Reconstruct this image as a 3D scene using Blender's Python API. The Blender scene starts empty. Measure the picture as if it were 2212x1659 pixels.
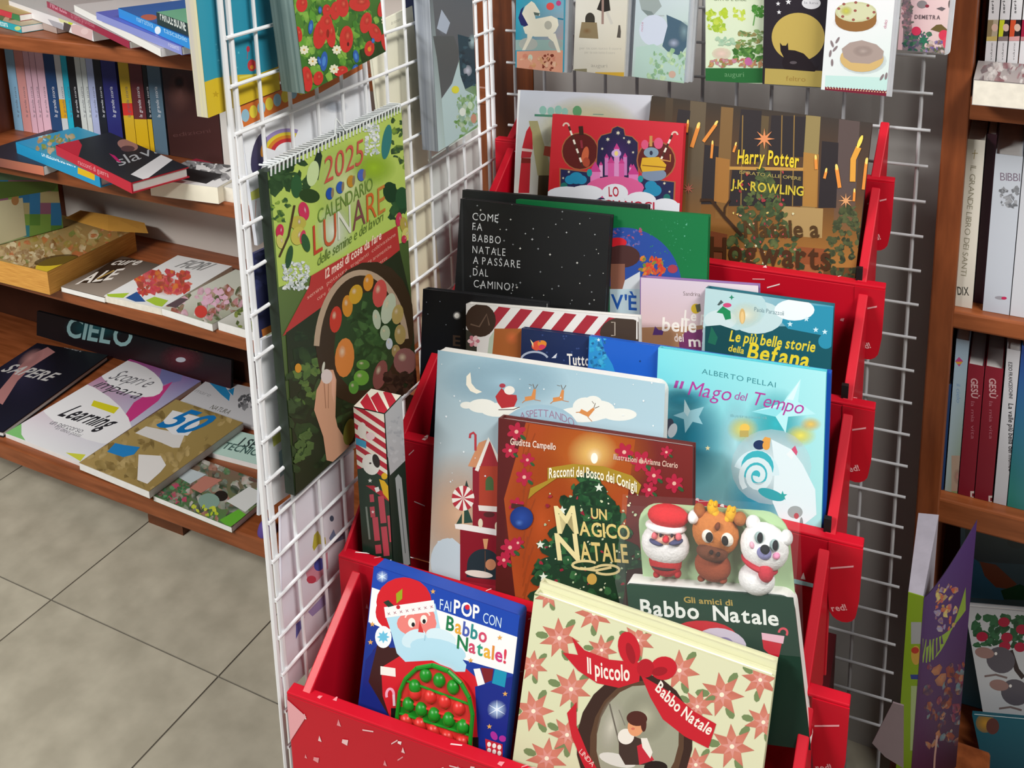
import bpy, math, random
from mathutils import Vector as V, Matrix
from mathutils.geometry import tessellate_polygon

# ------------------------------------------------------------------ camera
W, H = 2212.0, 1659.0
PX, PY, F = 1106.0, 100.0, 2207.0          # principal point and focal length in photo pixels
CAMZ = 1.40
yaw, pitch, roll = (math.radians(a) for a in (27.04, 12.57, -1.42))
sc = bpy.context.scene
fwd = V((-math.sin(yaw) * math.cos(pitch), math.cos(yaw) * math.cos(pitch), -math.sin(pitch)))
rt0 = V((math.cos(yaw), math.sin(yaw), 0))
up0 = rt0.cross(fwd)
RT = rt0 * math.cos(roll) + up0 * math.sin(roll)
UP = up0 * math.cos(roll) - rt0 * math.sin(roll)
cam = bpy.data.cameras.new('camera'); camo = bpy.data.objects.new('camera', cam)
sc.collection.objects.link(camo); sc.camera = camo
cam.sensor_width = 36; cam.sensor_fit = 'HORIZONTAL'; cam.lens = 36 * F / W
cam.shift_x = 0.0; cam.shift_y = -(H / 2 - PY) / W
cam.clip_start = 0.02
CP = V((0, 0, CAMZ))
m = Matrix((RT, UP, -fwd)).transposed().to_4x4(); m.translation = CP
camo.matrix_world = m

# ------------------------------------------------------------------ light
wd = bpy.data.worlds.new('world'); sc.world = wd; wd.use_nodes = True
wd.node_tree.nodes['Background'].inputs[0].default_value = (0.93, 0.97, 1.0, 1)
wd.node_tree.nodes['Background'].inputs[1].default_value = 0.14
def area(name, loc, to, sx, sy, power, col=(1, .97, .92)):
    d = bpy.data.lights.new(name, 'AREA'); d.shape = 'RECTANGLE'; d.size = sx; d.size_y = sy
    d.energy = power; d.color = col
    o = bpy.data.objects.new(name, d); sc.collection.objects.link(o); o.location = loc
    o.rotation_euler = (V(to) - V(loc)).to_track_quat('-Z', 'Y').to_euler()
    return o
area('ceiling_and_fill_light', (0.95, 0.25, 2.8), (-0.6, 0.95, 0.9), 1.2, 0.3, 62)
area('ceiling_and_fill_light', (-1.95, -1.75, 2.9), (-0.8, 1.2, 0.7), 1.0, 0.4, 80, (1, .98, .95))
area('ceiling_and_fill_light', (-2.7, -0.9, 2.9), (-1.7, 1.2, 0.3), 1.3, 0.4, 52, (1, .98, .95))  # unseen fill light, added to brighten the left bookcase and floor
sc.view_settings.view_transform = 'Standard'; sc.view_settings.look = 'None'
sc.view_settings.gamma = 1.0; sc.view_settings.use_curve_mapping = False
sc.view_settings.exposure = -0.1

# ------------------------------------------------------------------ helpers
COL = sc.collection
def lin(c): return c / 12.92 if c <= .04045 else ((c + .055) / 1.055) ** 2.4
def hx(s):
    if not isinstance(s, str): return tuple(s)
    v = [int(s[i:i + 2], 16) / 255 for i in range(0, len(s), 2)]
    a = v[3] if len(v) > 3 else 1.0
    return (lin(v[0]), lin(v[1]), lin(v[2]), a)
def ray(x, y): return RT * ((x - PX) / F) - UP * ((y - PY) / F) + fwd
def onX(x, y, c): r = ray(x, y); return CP + r * (c / r.x)
def onY(x, y, c): r = ray(x, y); return CP + r * (c / r.y)
def onZ(x, y, c): r = ray(x, y); return CP + r * ((c - CAMZ) / r.z)

_m = {}
def mat(name, c, rough=.5, noise=.0, scale=20., stretch=(1, 1, 1), c2=None, spec=.4, coat=0., metal=0., bump=0.):
    if name in _m: return _m[name]
    M = bpy.data.materials.new(name); M.use_nodes = True; nt = M.node_tree; b = nt.nodes['Principled BSDF']
    c = hx(c); b.inputs['Roughness'].default_value = rough
    b.inputs['Specular IOR Level'].default_value = spec; b.inputs['Coat Weight'].default_value = coat
    b.inputs['Metallic'].default_value = metal
    c2 = hx(c2) if c2 else tuple(x * (1 - noise) for x in c[:3]) + (1,)
    tc = nt.nodes.new('ShaderNodeTexCoord'); mp = nt.nodes.new('ShaderNodeMapping'); nz = nt.nodes.new('ShaderNodeTexNoise')
    rp = nt.nodes.new('ShaderNodeValToRGB')
    mp.inputs['Scale'].default_value = stretch; nz.inputs['Scale'].default_value = scale; nz.inputs['Detail'].default_value = 6
    nt.links.new(tc.outputs['Object'], mp.inputs['Vector']); nt.links.new(mp.outputs['Vector'], nz.inputs['Vector'])
    rp.color_ramp.elements[0].position = .35; rp.color_ramp.elements[1].position = .68
    rp.color_ramp.elements[0].color = c2; rp.color_ramp.elements[1].color = c[:3] + (1,)
    nt.links.new(nz.outputs['Fac'], rp.inputs['Fac']); nt.links.new(rp.outputs['Color'], b.inputs['Base Color'])
    if bump:
        bp = nt.nodes.new('ShaderNodeBump'); bp.inputs['Strength'].default_value = bump; bp.inputs['Distance'].default_value = .002
        nt.links.new(nz.outputs['Fac'], bp.inputs['Height']); nt.links.new(bp.outputs['Normal'], b.inputs['Normal'])
    _m[name] = M
    return M
def print_mat(name, alpha, rough, coat=0.):
    M = bpy.data.materials.new(name); M.use_nodes = True; nt = M.node_tree; b = nt.nodes['Principled BSDF']
    at = nt.nodes.new('ShaderNodeAttribute'); at.attribute_name = 'Col'
    nt.links.new(at.outputs['Color'], b.inputs['Base Color'])
    if alpha: nt.links.new(at.outputs['Alpha'], b.inputs['Alpha'])
    b.inputs['Roughness'].default_value = rough; b.inputs['Specular IOR Level'].default_value = .35
    b.inputs['Coat Weight'].default_value = coat; b.inputs['Coat Roughness'].default_value = .15
    return M
PRINT = print_mat('printed_cover', False, .42); SOFT = print_mat('printed_soft_colour', True, .42)

def cov(c, rough=.42):
    k = c if isinstance(c, str) else '%.3f_%.3f_%.3f' % tuple(c[:3])
    return mat('cover_' + k + ('' if rough == .42 else '_%d' % (rough * 100)), c, rough, noise=.05, scale=60)
PAGE = mat('page_edges', 'ece6d8', .8, noise=.12, scale=90, stretch=(1, 1, 1))
PAGEW = mat('page_edges_white', 'f0efec', .75, noise=.06, scale=60)
WOOD = mat('shelf_wood', '9c5730', .42, c2='7d421f', scale=9, stretch=(1, 9, 9), spec=.4)
WOODV = mat('shelf_wood_upright', '8a4a26', .42, c2='6c3619', scale=9, stretch=(7, 7, 1), spec=.4)
WHITE = mat('white_wire_coating', 'eef0f3', .3, noise=.03, spec=.5)

def thing(name, label, cat, loc, group=None):
    o = bpy.data.objects.new(name, None); COL.objects.link(o); o.location = loc; o.empty_display_size = .02
    o['label'] = label; o['category'] = cat
    if group: o['group'] = group
    return o
def tag(o, label, cat, group=None):
    o['label'] = label; o['category'] = cat
    if group: o['group'] = group
    return o

class MB:
    def __init__(s): s.v = []; s.f = []
    def box(s, o, a, b, c):
        o, a, b, c = V(o), V(a), V(b), V(c); n = len(s.v)
        for k in (0, 1):
            for q in ((0, 0), (1, 0), (1, 1), (0, 1)): s.v.append(o + a * q[0] + b * q[1] + c * k)
        if a.cross(b).dot(c) > 0: fs = [(0, 3, 2, 1), (4, 5, 6, 7), (0, 1, 5, 4), (1, 2, 6, 5), (2, 3, 7, 6), (3, 0, 4, 7)]
        else: fs = [(0, 1, 2, 3), (4, 7, 6, 5), (0, 4, 5, 1), (1, 5, 6, 2), (2, 6, 7, 3), (3, 7, 4, 0)]
        s.f += [tuple(n + i for i in f) for f in fs]
        return s
    def aabb(s, x0, x1, y0, y1, z0, z1): return s.box((x0, y0, z0), (x1 - x0, 0, 0), (0, y1 - y0, 0), (0, 0, z1 - z0))
    def prism(s, pts, ext):      # pts 3D loop (ccw seen from the +ext side), extruded by ext backwards
        n = len(s.v); k = len(pts)
        s.v += [V(p) for p in pts] + [V(p) - V(ext) for p in pts]
        s.f.append(tuple(range(n, n + k))); s.f.append(tuple(range(n + 2 * k - 1, n + k - 1, -1)))
        for i in range(k): j = (i + 1) % k; s.f.append((n + j, n + i, n + k + i, n + k + j))
        return s
    def tube(s, p, q, r, k=8):
        p, q = V(p), V(q); d = (q - p).normalized(); a = d.orthogonal().normalized(); b = d.cross(a); n = len(s.v)
        for e in (p, q):
            for i in range(k): t = 2 * math.pi * i / k; s.v.append(e + a * (r * math.cos(t)) + b * (r * math.sin(t)))
        for i in range(k): j = (i + 1) % k; s.f.append((n + i, n + j, n + k + j, n + k + i))
        s.f.append(tuple(range(n + k - 1, n - 1, -1))); s.f.append(tuple(range(n + k, n + 2 * k)))
        return s
    def ball(s, c, rx, ry, rz, ax=None, k=16, h=10, tmax=math.pi):
        ax = ax or (V((1, 0, 0)), V((0, 1, 0)), V((0, 0, 1))); n = len(s.v); c = V(c)
        for i in range(h + 1):
            t = tmax * i / h
            for j in range(k):
                p = 2 * math.pi * j / k
                s.v.append(c + ax[0] * (rx * math.sin(t) * math.cos(p)) + ax[1] * (ry * math.sin(t) * math.sin(p)) + ax[2] * (rz * math.cos(t)))
        for i in range(h):
            for j in range(k):
                a, b = n + i * k + j, n + i * k + (j + 1) % k; s.f.append((a, a + k, b + k, b))
        return s
    def build(s, name, material, parent=None, smooth=False, bevel=0.):
        me = bpy.data.meshes.new(name); o = bpy.data.objects.new(name, me); COL.objects.link(o)
        off = parent_loc(parent)
        me.from_pydata([tuple(p - off) for p in s.v], [], s.f); me.materials.append(material)
        if smooth: me.polygons.foreach_set('use_smooth', [True] * len(me.polygons))
        if parent: o.parent = parent
        if bevel:
            b = o.modifiers.new('bevel', 'BEVEL'); b.width = bevel; b.segments = 2; b.limit_method = 'ANGLE'
        return o
def parent_loc(p):
    off = V((0, 0, 0))
    while p: off += p.location; p = p.parent
    return off
def struct(o, kind='structure'): o['kind'] = kind; return o

class Fr:
    """plane frame: origin, right axis, up axis; n looks out of the printed side"""
    def __init__(s, o, e1, e2): s.o = V(o); s.e1 = V(e1).normalized(); s.n = s.e1.cross(V(e2)).normalized(); s.e2 = s.n.cross(s.e1)
    def st(s, x, y):
        r = ray(x, y); q = CP + r * ((s.o - CP).dot(s.n) / r.dot(s.n)) - s.o
        return (q.dot(s.e1), q.dot(s.e2))
    def pt(s, a, b, d=0.): return s.o + s.e1 * a + s.e2 * b + s.n * d
    def sub(s, TL, TR, d=0.):
        """frame whose origin is pixel TL, right axis towards pixel TR, shifted by d along the normal"""
        f0 = Fr(s.o + s.n * d, s.e1, s.e2)
        a, b = f0.st(*TL), f0.st(*TR); A, B = f0.pt(*a), f0.pt(*b)
        f = Fr(A, B - A, s.n.cross(B - A)); f.w = (B - A).length
        return f

# glyphs of the built-in font, meshed once
GL = {}
def glyphs():
    chars = "ABCDEFGHIJKLMNOPQRSTUVWXYZabcdefghijklmnopqrstuvwxyz0123456789!?.,'-+&ÈÙù"
    obs = []
    for bold, off in ((0, -.004), (1, .022)):
        for ch in chars:
            c = bpy.data.curves.new('g', 'FONT'); c.body = ch; c.size = 1; c.offset = off; c.resolution_u = 3
            o = bpy.data.objects.new('g', c); COL.objects.link(o); obs.append((ch, bold, o, c))
    dg = bpy.context.evaluated_depsgraph_get()
    for ch, bold, o, c in obs:
        e = o.evaluated_get(dg); me = e.to_mesh(); me.calc_loop_triangles()
        vs = [v.co.copy() for v in me.vertices]
        x0 = min(v.x for v in vs); x1 = max(v.x for v in vs)
        GL[ch, bold] = ([[(vs[i].x - x0, vs[i].y) for i in t.vertices] for t in me.loop_triangles], x1 - x0)
        e.to_mesh_clear()
    for ch, bold, o, c in obs: bpy.data.objects.remove(o); bpy.data.curves.remove(c)
glyphs()
CAPH = max(y for t in GL['H', 0][0] for x, y in t)

class Art:
    def __init__(s, f, w, h, base=.0004, step=4e-6):
        s.f, s.w, s.h, s.d, s.step = f, w, h, base, step
        s.v = []; s.fc = []; s.c = []; s.soft = []; s.cr = (0, 0, 1); s.rnd = random.Random(7)
    def crop(s, x, y, k): s.cr = (x, y, k); return s
    def P(s, p): return s.f.st(s.cr[0] + p[0] * s.cr[2], s.cr[1] + p[1] * s.cr[2])
    def _emit(s, poly):          # poly of (s,t,r,g,b,a), clipped to the sheet
        for ax, lim, sg in ((0, 0, 1), (0, s.w, -1), (1, -s.h, 1), (1, 0, -1)):
            out = []; n = len(poly)
            for i in range(n):
                a, b = poly[i], poly[(i + 1) % n]; da, db = (a[ax] - lim) * sg, (b[ax] - lim) * sg
                if da >= 0: out.append(a)
                if (da >= 0) != (db >= 0):
                    k = da / (da - db); out.append(tuple(a[j] + (b[j] - a[j]) * k for j in range(6)))
            poly = out
            if len(poly) < 3: return
        n = len(s.v)
        for q in poly: s.v.append(s.f.pt(q[0], q[1], s.d)); s.c.append(q[2:])
        s.fc.append(tuple(range(n, n + len(poly)))); s.soft.append(any(q[5] < .999 for q in poly))
    def raw(s, sts, cols):
        t = tessellate_polygon([[V((a, b, 0)) for a, b in sts]])
        for tri in t:
            q = [sts[i] + tuple(cols[i]) for i in tri]
            if (q[1][0] - q[0][0]) * (q[2][1] - q[0][1]) - (q[1][1] - q[0][1]) * (q[2][0] - q[0][0]) < 0: q.reverse()
            s._emit(q)
        s.d += s.step
    def poly(s, pts, col, cols=None):
        cc = [hx(c) for c in cols] if cols else [hx(col)] * len(pts)
        s.raw([s.P(p) for p in pts], cc); return s
    def rect(s, x0, y0, x1, y1, col): return s.poly([(x0, y0), (x1, y0), (x1, y1), (x0, y1)], col)
    def bg(s, cols, n=10):       # smooth bilinear background TL TR BL BR
        c = [hx(q) for q in cols]
        def mix(a, b, k): return tuple(a[i] + (b[i] - a[i]) * k for i in range(4))
        for i in range(n):
            for j in range(n):
                q = []
                for a, b in ((i, j + 1), (i + 1, j + 1), (i + 1, j), (i, j)):
                    x, y = a / n, b / n
                    q.append((x * s.w, -y * s.h) + mix(mix(c[0], c[1], x), mix(c[2], c[3], x), y))
                s._emit(q)
        s.d += s.step; return s
    def ell(s, cx, cy, rx, ry=None, col='ffffff', rot=0, edge=None, n=20, a0=0, a1=360):
        ry = rx if ry is None else ry; c = hx(col); e = hx(edge) if edge else c; R = math.radians(rot)
        pts = []
        full = a1 - a0 >= 360
        for i in range(n + (0 if full else 1)):
            t = math.radians(a0 + (a1 - a0) * i / n); x, y = rx * math.cos(t), ry * math.sin(t)
            pts.append(s.P((cx + x * math.cos(R) - y * math.sin(R), cy + x * math.sin(R) + y * math.cos(R))))
        o = s.P((cx, cy)); k = len(pts)
        for i in range(k if full else k - 1):
            q = [o + c, pts[i] + e, pts[(i + 1) % k] + e]
            if (q[1][0] - q[0][0]) * (q[2][1] - q[0][1]) - (q[1][1] - q[0][1]) * (q[2][0] - q[0][0]) < 0: q.reverse()
            s._emit(q)
        s.d += s.step; return s
    def line(s, pts, w, col, closed=False):
        P = [V(p) for p in pts]; n = len(P); L = []; R = []
        for i in range(n):
            d = (P[min(i + 1, n - 1)] - P[max(i - 1, 0)]).normalized() if n > 1 else V((1, 0)); k = V((-d.y, d.x)) * (w / 2)
            L.append(tuple(P[i] + k)); R.append(tuple(P[i] - k))
        c = hx(col)
        for i in range(n - 1):
            q = [s.P(x) + c for x in (L[i], L[i + 1], R[i + 1], R[i])]
            if (q[1][0] - q[0][0]) * (q[2][1] - q[0][1]) - (q[1][1] - q[0][1]) * (q[2][0] - q[0][0]) < 0: q.reverse()
            s._emit(q)
        s.d += s.step; return s
    def arc(s, cx, cy, rx, ry, a0, a1, w, col, n=16):
        return s.line([(cx + rx * math.cos(math.radians(a0 + (a1 - a0) * i / n)), cy + ry * math.sin(math.radians(a0 + (a1 - a0) * i / n))) for i in range(n + 1)], w, col)
    def star(s, cx, cy, r, col, n=5, k=.42, rot=-90, edge=None):
        pts = []
        for i in range(2 * n):
            t = math.radians(rot + 180 * i / n); q = r if i % 2 == 0 else r * k
            pts.append((cx + q * math.cos(t), cy + q * math.sin(t)))
        return s.poly(pts, col, [edge or col if i % 2 == 0 else col for i in range(2 * n)])
    def flower(s, cx, cy, r, col, mid='f0e0a0', n=5, rot=0):
        for i in range(n):
            a = rot + 360 * i / n; t = math.radians(a)
            s.ell(cx + r * .55 * math.cos(t), cy + r * .55 * math.sin(t), r * .5, r * .3, col, a, n=10)
        return s.ell(cx, cy, r * .22, None, mid, n=8)
    def scatter(s, n, box, cols, r0, r1, seed=1, asp=.6, rot=None):
        """irregular dabs of paint, rim colours drifting towards another colour of the palette"""
        g = random.Random(seed); n = int(n * 1.5)
        for i in range(n):
            r = g.uniform(r0, r1) * .85; c = hx(g.choice(cols)); a = r * g.uniform(asp * .7, 1)
            R = math.radians(g.uniform(0, 180) if rot is None else rot + g.uniform(-25, 25))
            cx, cy = g.uniform(box[0], box[2]), g.uniform(box[1], box[3]); pts = []; cc = []
            k = 8
            for j in range(k):
                t = 2 * math.pi * j / k; q = g.uniform(.55, 1.2); x, y = r * q * math.cos(t), a * q * math.sin(t)
                pts.append(s.P((cx + x * math.cos(R) - y * math.sin(R), cy + x * math.sin(R) + y * math.cos(R))))
                o = hx(g.choice(cols)); m_ = g.uniform(.2, .75); cc.append(tuple(c[z] + (o[z] - c[z]) * m_ for z in range(4)))
            ce = s.P((cx, cy))
            for j in range(k):
                q = [ce + c, pts[j] + cc[j], pts[(j + 1) % k] + cc[(j + 1) % k]]
                if (q[1][0] - q[0][0]) * (q[2][1] - q[0][1]) - (q[1][1] - q[0][1]) * (q[2][0] - q[0][0]) < 0: q.reverse()
                s._emit(q)
            s.d += s.step * .5
        return s
    def text(s, st, p0, p1, hgt, col, bold=0, shear=0., arc=0., cols=None, gap=.07, back=None):
        """baseline from p0 to p1 (crop pixels), cap height hgt"""
        if back:
            d0 = s.d; s.text(st, p0, p1, hgt, back, 1, shear, arc, None, gap)
        A, B = V(s.P(p0)), V(s.P(p1)); L = (B - A).length; e = (B - A) / L; up = V((-e.y, e.x))
        mid = ((p0[0] + p1[0]) / 2, (p0[1] + p1[1]) / 2); dx, dy = p1[0] - p0[0], p1[1] - p0[1]; ln = math.hypot(dx, dy)
        hv = (V(s.P((mid[0] + dy / ln * hgt, mid[1] - dx / ln * hgt))) - V(s.P(mid))).length
        tot = sum(.26 if c == ' ' else GL[c, bold][1] + gap for c in st) - gap
        sx, sy = L / tot, hv / CAPH; x = 0
        sag = (V(s.P((mid[0], mid[1] - 1))) - V(s.P(mid))).length * arc
        ci = 0
        for c in st:
            if c == ' ': x += .26; continue
            cc = hx(cols[ci % len(cols)] if cols else col); ci += 1
            for t in GL[c, bold][0]:
                q = []
                for gx, gy in t:
                    k = (x + gx) / tot; oy = sag * (1 - (2 * k - 1) ** 2)
                    w = A + e * ((x + gx) * sx + shear * gy * sy) + up * (gy * sy + oy); q.append((w.x, w.y) + cc)
                if (q[1][0] - q[0][0]) * (q[2][1] - q[0][1]) - (q[1][1] - q[0][1]) * (q[2][0] - q[0][0]) < 0: q.reverse()
                s._emit(q)
            x += GL[c, bold][1] + gap
        s.d += s.step; return s
    def build(s, name, parent):
        if not s.fc: return None
        me = bpy.data.meshes.new(name); o = bpy.data.objects.new(name, me); COL.objects.link(o); off = parent_loc(parent)
        me.from_pydata([tuple(p - off) for p in s.v], [], s.fc)
        at = me.color_attributes.new('Col', 'FLOAT_COLOR', 'POINT'); flat = []
        for c in s.c: flat += c
        at.data.foreach_set('color', flat)
        me.materials.append(PRINT); me.materials.append(SOFT)
        me.polygons.foreach_set('material_index', [1 if k else 0 for k in s.soft])
        o.parent = parent
        return o

def rpoly(w, h, r):              # rounded rectangle in (s,t), t from -h to 0, ccw, r = radii TL TR BR BL
    out = []
    for (cx, cy, a, q) in ((0, -h, 180, r[3]), (w, -h, 270, r[2]), (w, 0, 0, r[1]), (0, 0, 90, r[0])):
        if q <= 0: out.append((cx, cy)); continue
        ox, oy = cx + (q if cx == 0 else -q), cy + (q if cy < 0 else -q)
        for i in range(7): t = math.radians(a + 90 * i / 6); out.append((ox + q * math.cos(t), oy + q * math.sin(t)))
    return out

def book(name, label, f, w, h, th, c, art=None, hard=True, page=None, back=None, spine=None, r=(0, 0, 0, 0), group=None, cat='book', sp='L', base=None):
    """f: frame with origin at the top left corner of the front cover"""
    loc = f.pt(w / 2, -h, -th / 2); root = thing(name, label, cat, loc, group)
    bt = .0022 if hard else .0007; ov = .003 if hard else .0
    cm = cov(c)
    mb = MB()
    out = rpoly(w, h, r)
    mb.prism([f.pt(a, b, 0) for a, b in out], f.n * bt)
    if sp: 
        x0, x1 = (0, bt) if sp == 'L' else (w - bt, w)
        if sp == 'F': mb.box(f.pt(0, -h, -bt), f.e1 * w, f.e2 * bt, -f.n * (th - 2 * bt))
        else: mb.box(f.pt(x0, -h + r[3], -bt), f.e1 * (x1 - x0), f.e2 * (h - r[3] - r[0]), -f.n * (th - 2 * bt))
    mb.prism([f.pt(a, b, -th + bt) for a, b in out], f.n * bt)
    mb.build('cover', cm, root)
    pg = MB(); a0 = bt if sp == 'L' else ov; a1 = w - bt if sp == 'R' else w - ov
    rr = tuple(max(0, q - ov) for q in r)
    o2 = [(a0 + a, b - ov) for a, b in rpoly(a1 - a0, h - 2 * ov, rr)]
    pg.prism([f.pt(a, b, -bt) for a, b in o2], f.n * (th - 2 * bt))
    pg.build('page_block', page or PAGEW, root)
    A = Art(f, w, h)
    if art: art(A)
    A.build('cover_print', root)
    if spine:
        g = Fr(f.pt(0, -h, 0), f.e1, f.n); A = Art(g, w, th); spine(A); A.build('spine_print', root)
    return root

# ------------------------------------------------------------------ room
fl = MB().aabb(-3.4, 1.8, -1.4, 1.80, -.03, -.0015).build('floor', mat('floor_grout', '6f6a5f', .8, noise=.2)); struct(fl)
TM = mat('floor_tile', 'bdb7a4', .42, c2='a8a290', scale=14, spec=.4)
TS = .407
tb = MB().aabb(.0016, TS - .0016, .0016, TS - .0016, -.012, 0).build('tile', TM, fl)
tb.location = (-1.125 + TS * -5, 1.0575 - TS * 5, 0); first = True
for i in range(-5, 7):
    for j in range(-5, 2):
        o = tb if first else tb.copy()
        if not first: COL.objects.link(o)
        first = False; o.parent = fl; o.location = (-1.125 + TS * i, 1.0575 + TS * j, 0)
WALL = mat('grey_wall_paint', 'b0adaa', .7, noise=.08, scale=5)
struct(MB().aabb(-3.4, 1.8, 1.70, 1.76, 0, 3.0).build('wall_back', mat('pale_wall', 'c9c5bd', .8, noise=.05)))
struct(MB().aabb(-.6705, -.078, 1.385, 1.698, 0, 2.6).build('wall_middle', WALL))

# ------------------------------------------------------------------ bookcases
SZ = [CAMZ + q for q in (-.376, -.633, -.883, -1.296)]      # tops of the left shelves
def bookcase(name, label, x0, x1, y0, y1, boards, uprights, foot, backs):
    """boards (top z, thickness, back y), uprights (x0, x1, y0, y1, z0, z1), backs (y, z0, z1)"""
    root = thing(name, label, 'bookcase', ((x0 + x1) / 2, (y0 + y1) / 2, 0))
    for z, t, yb in boards: MB().aabb(x0 + .003, x1 - .003, y0, yb, z - t, z).build('shelf_board', WOOD, root, bevel=.003)
    for (a, b, ya, yb, za, zb) in uprights: MB().aabb(a, b, ya, yb, za, zb).build('upright', WOODV, root, bevel=.002)
    for (y, za, zb, bm) in backs: MB().aabb(x0, x1, y, y + .01, za, zb).build('back_panel', mat('white_back_panel', 'dcd8d0', .6, noise=.03) if bm else mat('dark_wood_back', '4a2616', .6, noise=.15), root)
    for (a, b, ya, yb, hh) in foot: MB().aabb(a, b, ya, yb, 0, hh).build('foot', mat('foot_wood', '6b3a1d', .5, noise=.2), root)
    return root
S1, S2, S3, S4 = SZ
bookcase('bookcase', 'long orange-brown wooden bookcase on the left behind the white grid panel', -2.75, -.672, 1.25, 1.68,
         [(S1, .028, 1.512), (S2, .027, 1.512), (S3, .026, 1.67), (S4, .037, 1.67), (CAMZ - .09, .028, 1.512)],
         [(-.700, -.672, 1.252, 1.67, .067, 2.1), (-1.965, -1.94, 1.262, 1.512, S3, S1 - .028), (-2.75, -2.72, 1.252, 1.67, .067, 2.1)],
         [(-1.53, -1.435, 1.295, 1.48, .067), (-2.6, -2.5, 1.295, 1.48, .067), (-.80, -.70, 1.295, 1.48, .067)], [(1.512, S3 - .026, 2.1, 1), (1.67, .067, S3 - .026, 0)])
RY = 1.30
RZ = [CAMZ + q for q in (-.338, -.6185, -.887)]
rbc = bookcase('bookcase', 'dark brown wooden bookcase at the right edge with white spines on its shelves', -.0765, .70, RY, 1.62,
         [(RZ[0], .03, 1.61), (RZ[1], .024, 1.61), (RZ[2], .036, 1.61), (CAMZ - .05, .03, 1.61)], [(-.0765, -.048, RY - .002, 1.61, .09, 2.0), (.672, .70, RY, 1.61, .09, 2.0)],
         [(-.06, .0, 1.33, 1.5, .07), (.6, .66, 1.33, 1.5, .07)], [(1.61, .09, 2.0, 0)])
MB().aabb(-.0765, .70, 1.245, 1.61, .07, .10).build('base_board', WOOD, rbc, bevel=.003)

# ------------------------------------------------------------------ wire grid panels
def instance(base, parent, loc, used):
    o = base if not used else base.copy()
    if used: COL.objects.link(o)
    o.parent = parent; o.location = loc
    return o
GX = -.653
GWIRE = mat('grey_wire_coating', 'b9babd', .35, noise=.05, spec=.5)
gp = thing('wire_grid_panel', 'white wire grid panel hung with calendars, standing edge-on across the left', 'grid panel', (GX, .957, 0))
z0, z1 = .03, 1.85
def wires(root, axis, base_len, r, locs, name):
    """copies of one straight wire along axis, at locs relative to root"""
    b = MB().tube(V((0, 0, 0)), V(axis) * base_len, r).build(name, WHITE)
    for k, p in enumerate(locs): instance(b, root, p, k > 0)
wires(gp, (0, 0, 1), z1 - z0, .0031, [(0, y - .957, z0) for y in (.6966, 1.2167)], 'edge_bar')
wires(gp, (0, 0, 1), z1 - z0, .0031, [(0, y - .957, z0) for y in (.7068, 1.2019)], 'inner_bar')
wires(gp, (0, 0, 1), z1 - z0, .0021, [(0, .7408 + .0434 * k - .957, z0) for k in range(11)], 'upright_wire')
wires(gp, (0, 1, 0), .5201, .0020, [(.0040, .6966 - .957, CAMZ - .1899 + .0462 * 6 - .0462 * k) for k in range(34)], 'cross_wire')
for y in (.70, 1.21): MB().aabb(GX - .09, GX + .004, y - .006, y + .006, .0, .03).build('foot', WHITE, gp)

AZ = math.radians(4)
eu = V((math.cos(AZ), math.sin(AZ), 0)); ev = V((-math.sin(AZ), math.cos(AZ), 0)); ez = V((0, 0, 1))
def uvz(u, v, z): return eu * u + ev * v + ez * (CAMZ + z)
BV = 1.297
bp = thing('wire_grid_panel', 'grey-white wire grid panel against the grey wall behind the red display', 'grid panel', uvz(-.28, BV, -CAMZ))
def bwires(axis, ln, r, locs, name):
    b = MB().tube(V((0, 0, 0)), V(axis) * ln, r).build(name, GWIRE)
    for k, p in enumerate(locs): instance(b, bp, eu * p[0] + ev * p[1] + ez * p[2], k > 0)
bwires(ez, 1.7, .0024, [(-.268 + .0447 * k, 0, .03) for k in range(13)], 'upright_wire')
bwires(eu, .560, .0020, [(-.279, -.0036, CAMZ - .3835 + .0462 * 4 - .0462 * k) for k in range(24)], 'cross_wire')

# ------------------------------------------------------------------ red tiered display
RED = mat('red_printed_cardboard', 'c40f26', .45, noise=.06, scale=8, spec=.25, coat=.05)
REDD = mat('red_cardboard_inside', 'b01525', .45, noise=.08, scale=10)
BLK = mat('black_slot', '0c0a0b', .6)
TV = lambda i: .722 + .1 * i
TZ = lambda i: -.883 + .0905 * i
ds = thing('cardboard_display', 'red cardboard stepped display stand full of Christmas picture books', 'display stand', uvz(-.31, .98, -CAMZ))
UR = -.034
ULS = [-.580 + .0062 * i for i in range(6)]      # the stand tapers a little towards the back
def marks(A, w, h, n, seed, words=()):
    g = random.Random(seed)
    for i in range(n):
        x, y = g.uniform(.01, w - .01), -g.uniform(.004, h - .004); a = g.uniform(-.2, .9); r = g.uniform(.003, .0065); k = g.choice((0, 1, 1, 2))
        c = hx(g.choice(('f6e4e2', 'eec5c6', 'e28f95')))
        if k == 0: q = [(x, y), (x + r * 1.2, y + r * .3), (x + r * .9, y - r), (x - r * .2, y - r * .8)]
        elif k == 1: q = [(x, y), (x + r * 3 * math.cos(a), y + r * 3 * math.sin(a)), (x + r * 3 * math.cos(a), y + r * 3 * math.sin(a) + .0016), (x, y + .0016)]
        else: q = [(x, y), (x + r * .8, y), (x + r * .4, y + r * 1.3)]
        A.raw(q, [c] * len(q))
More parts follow.
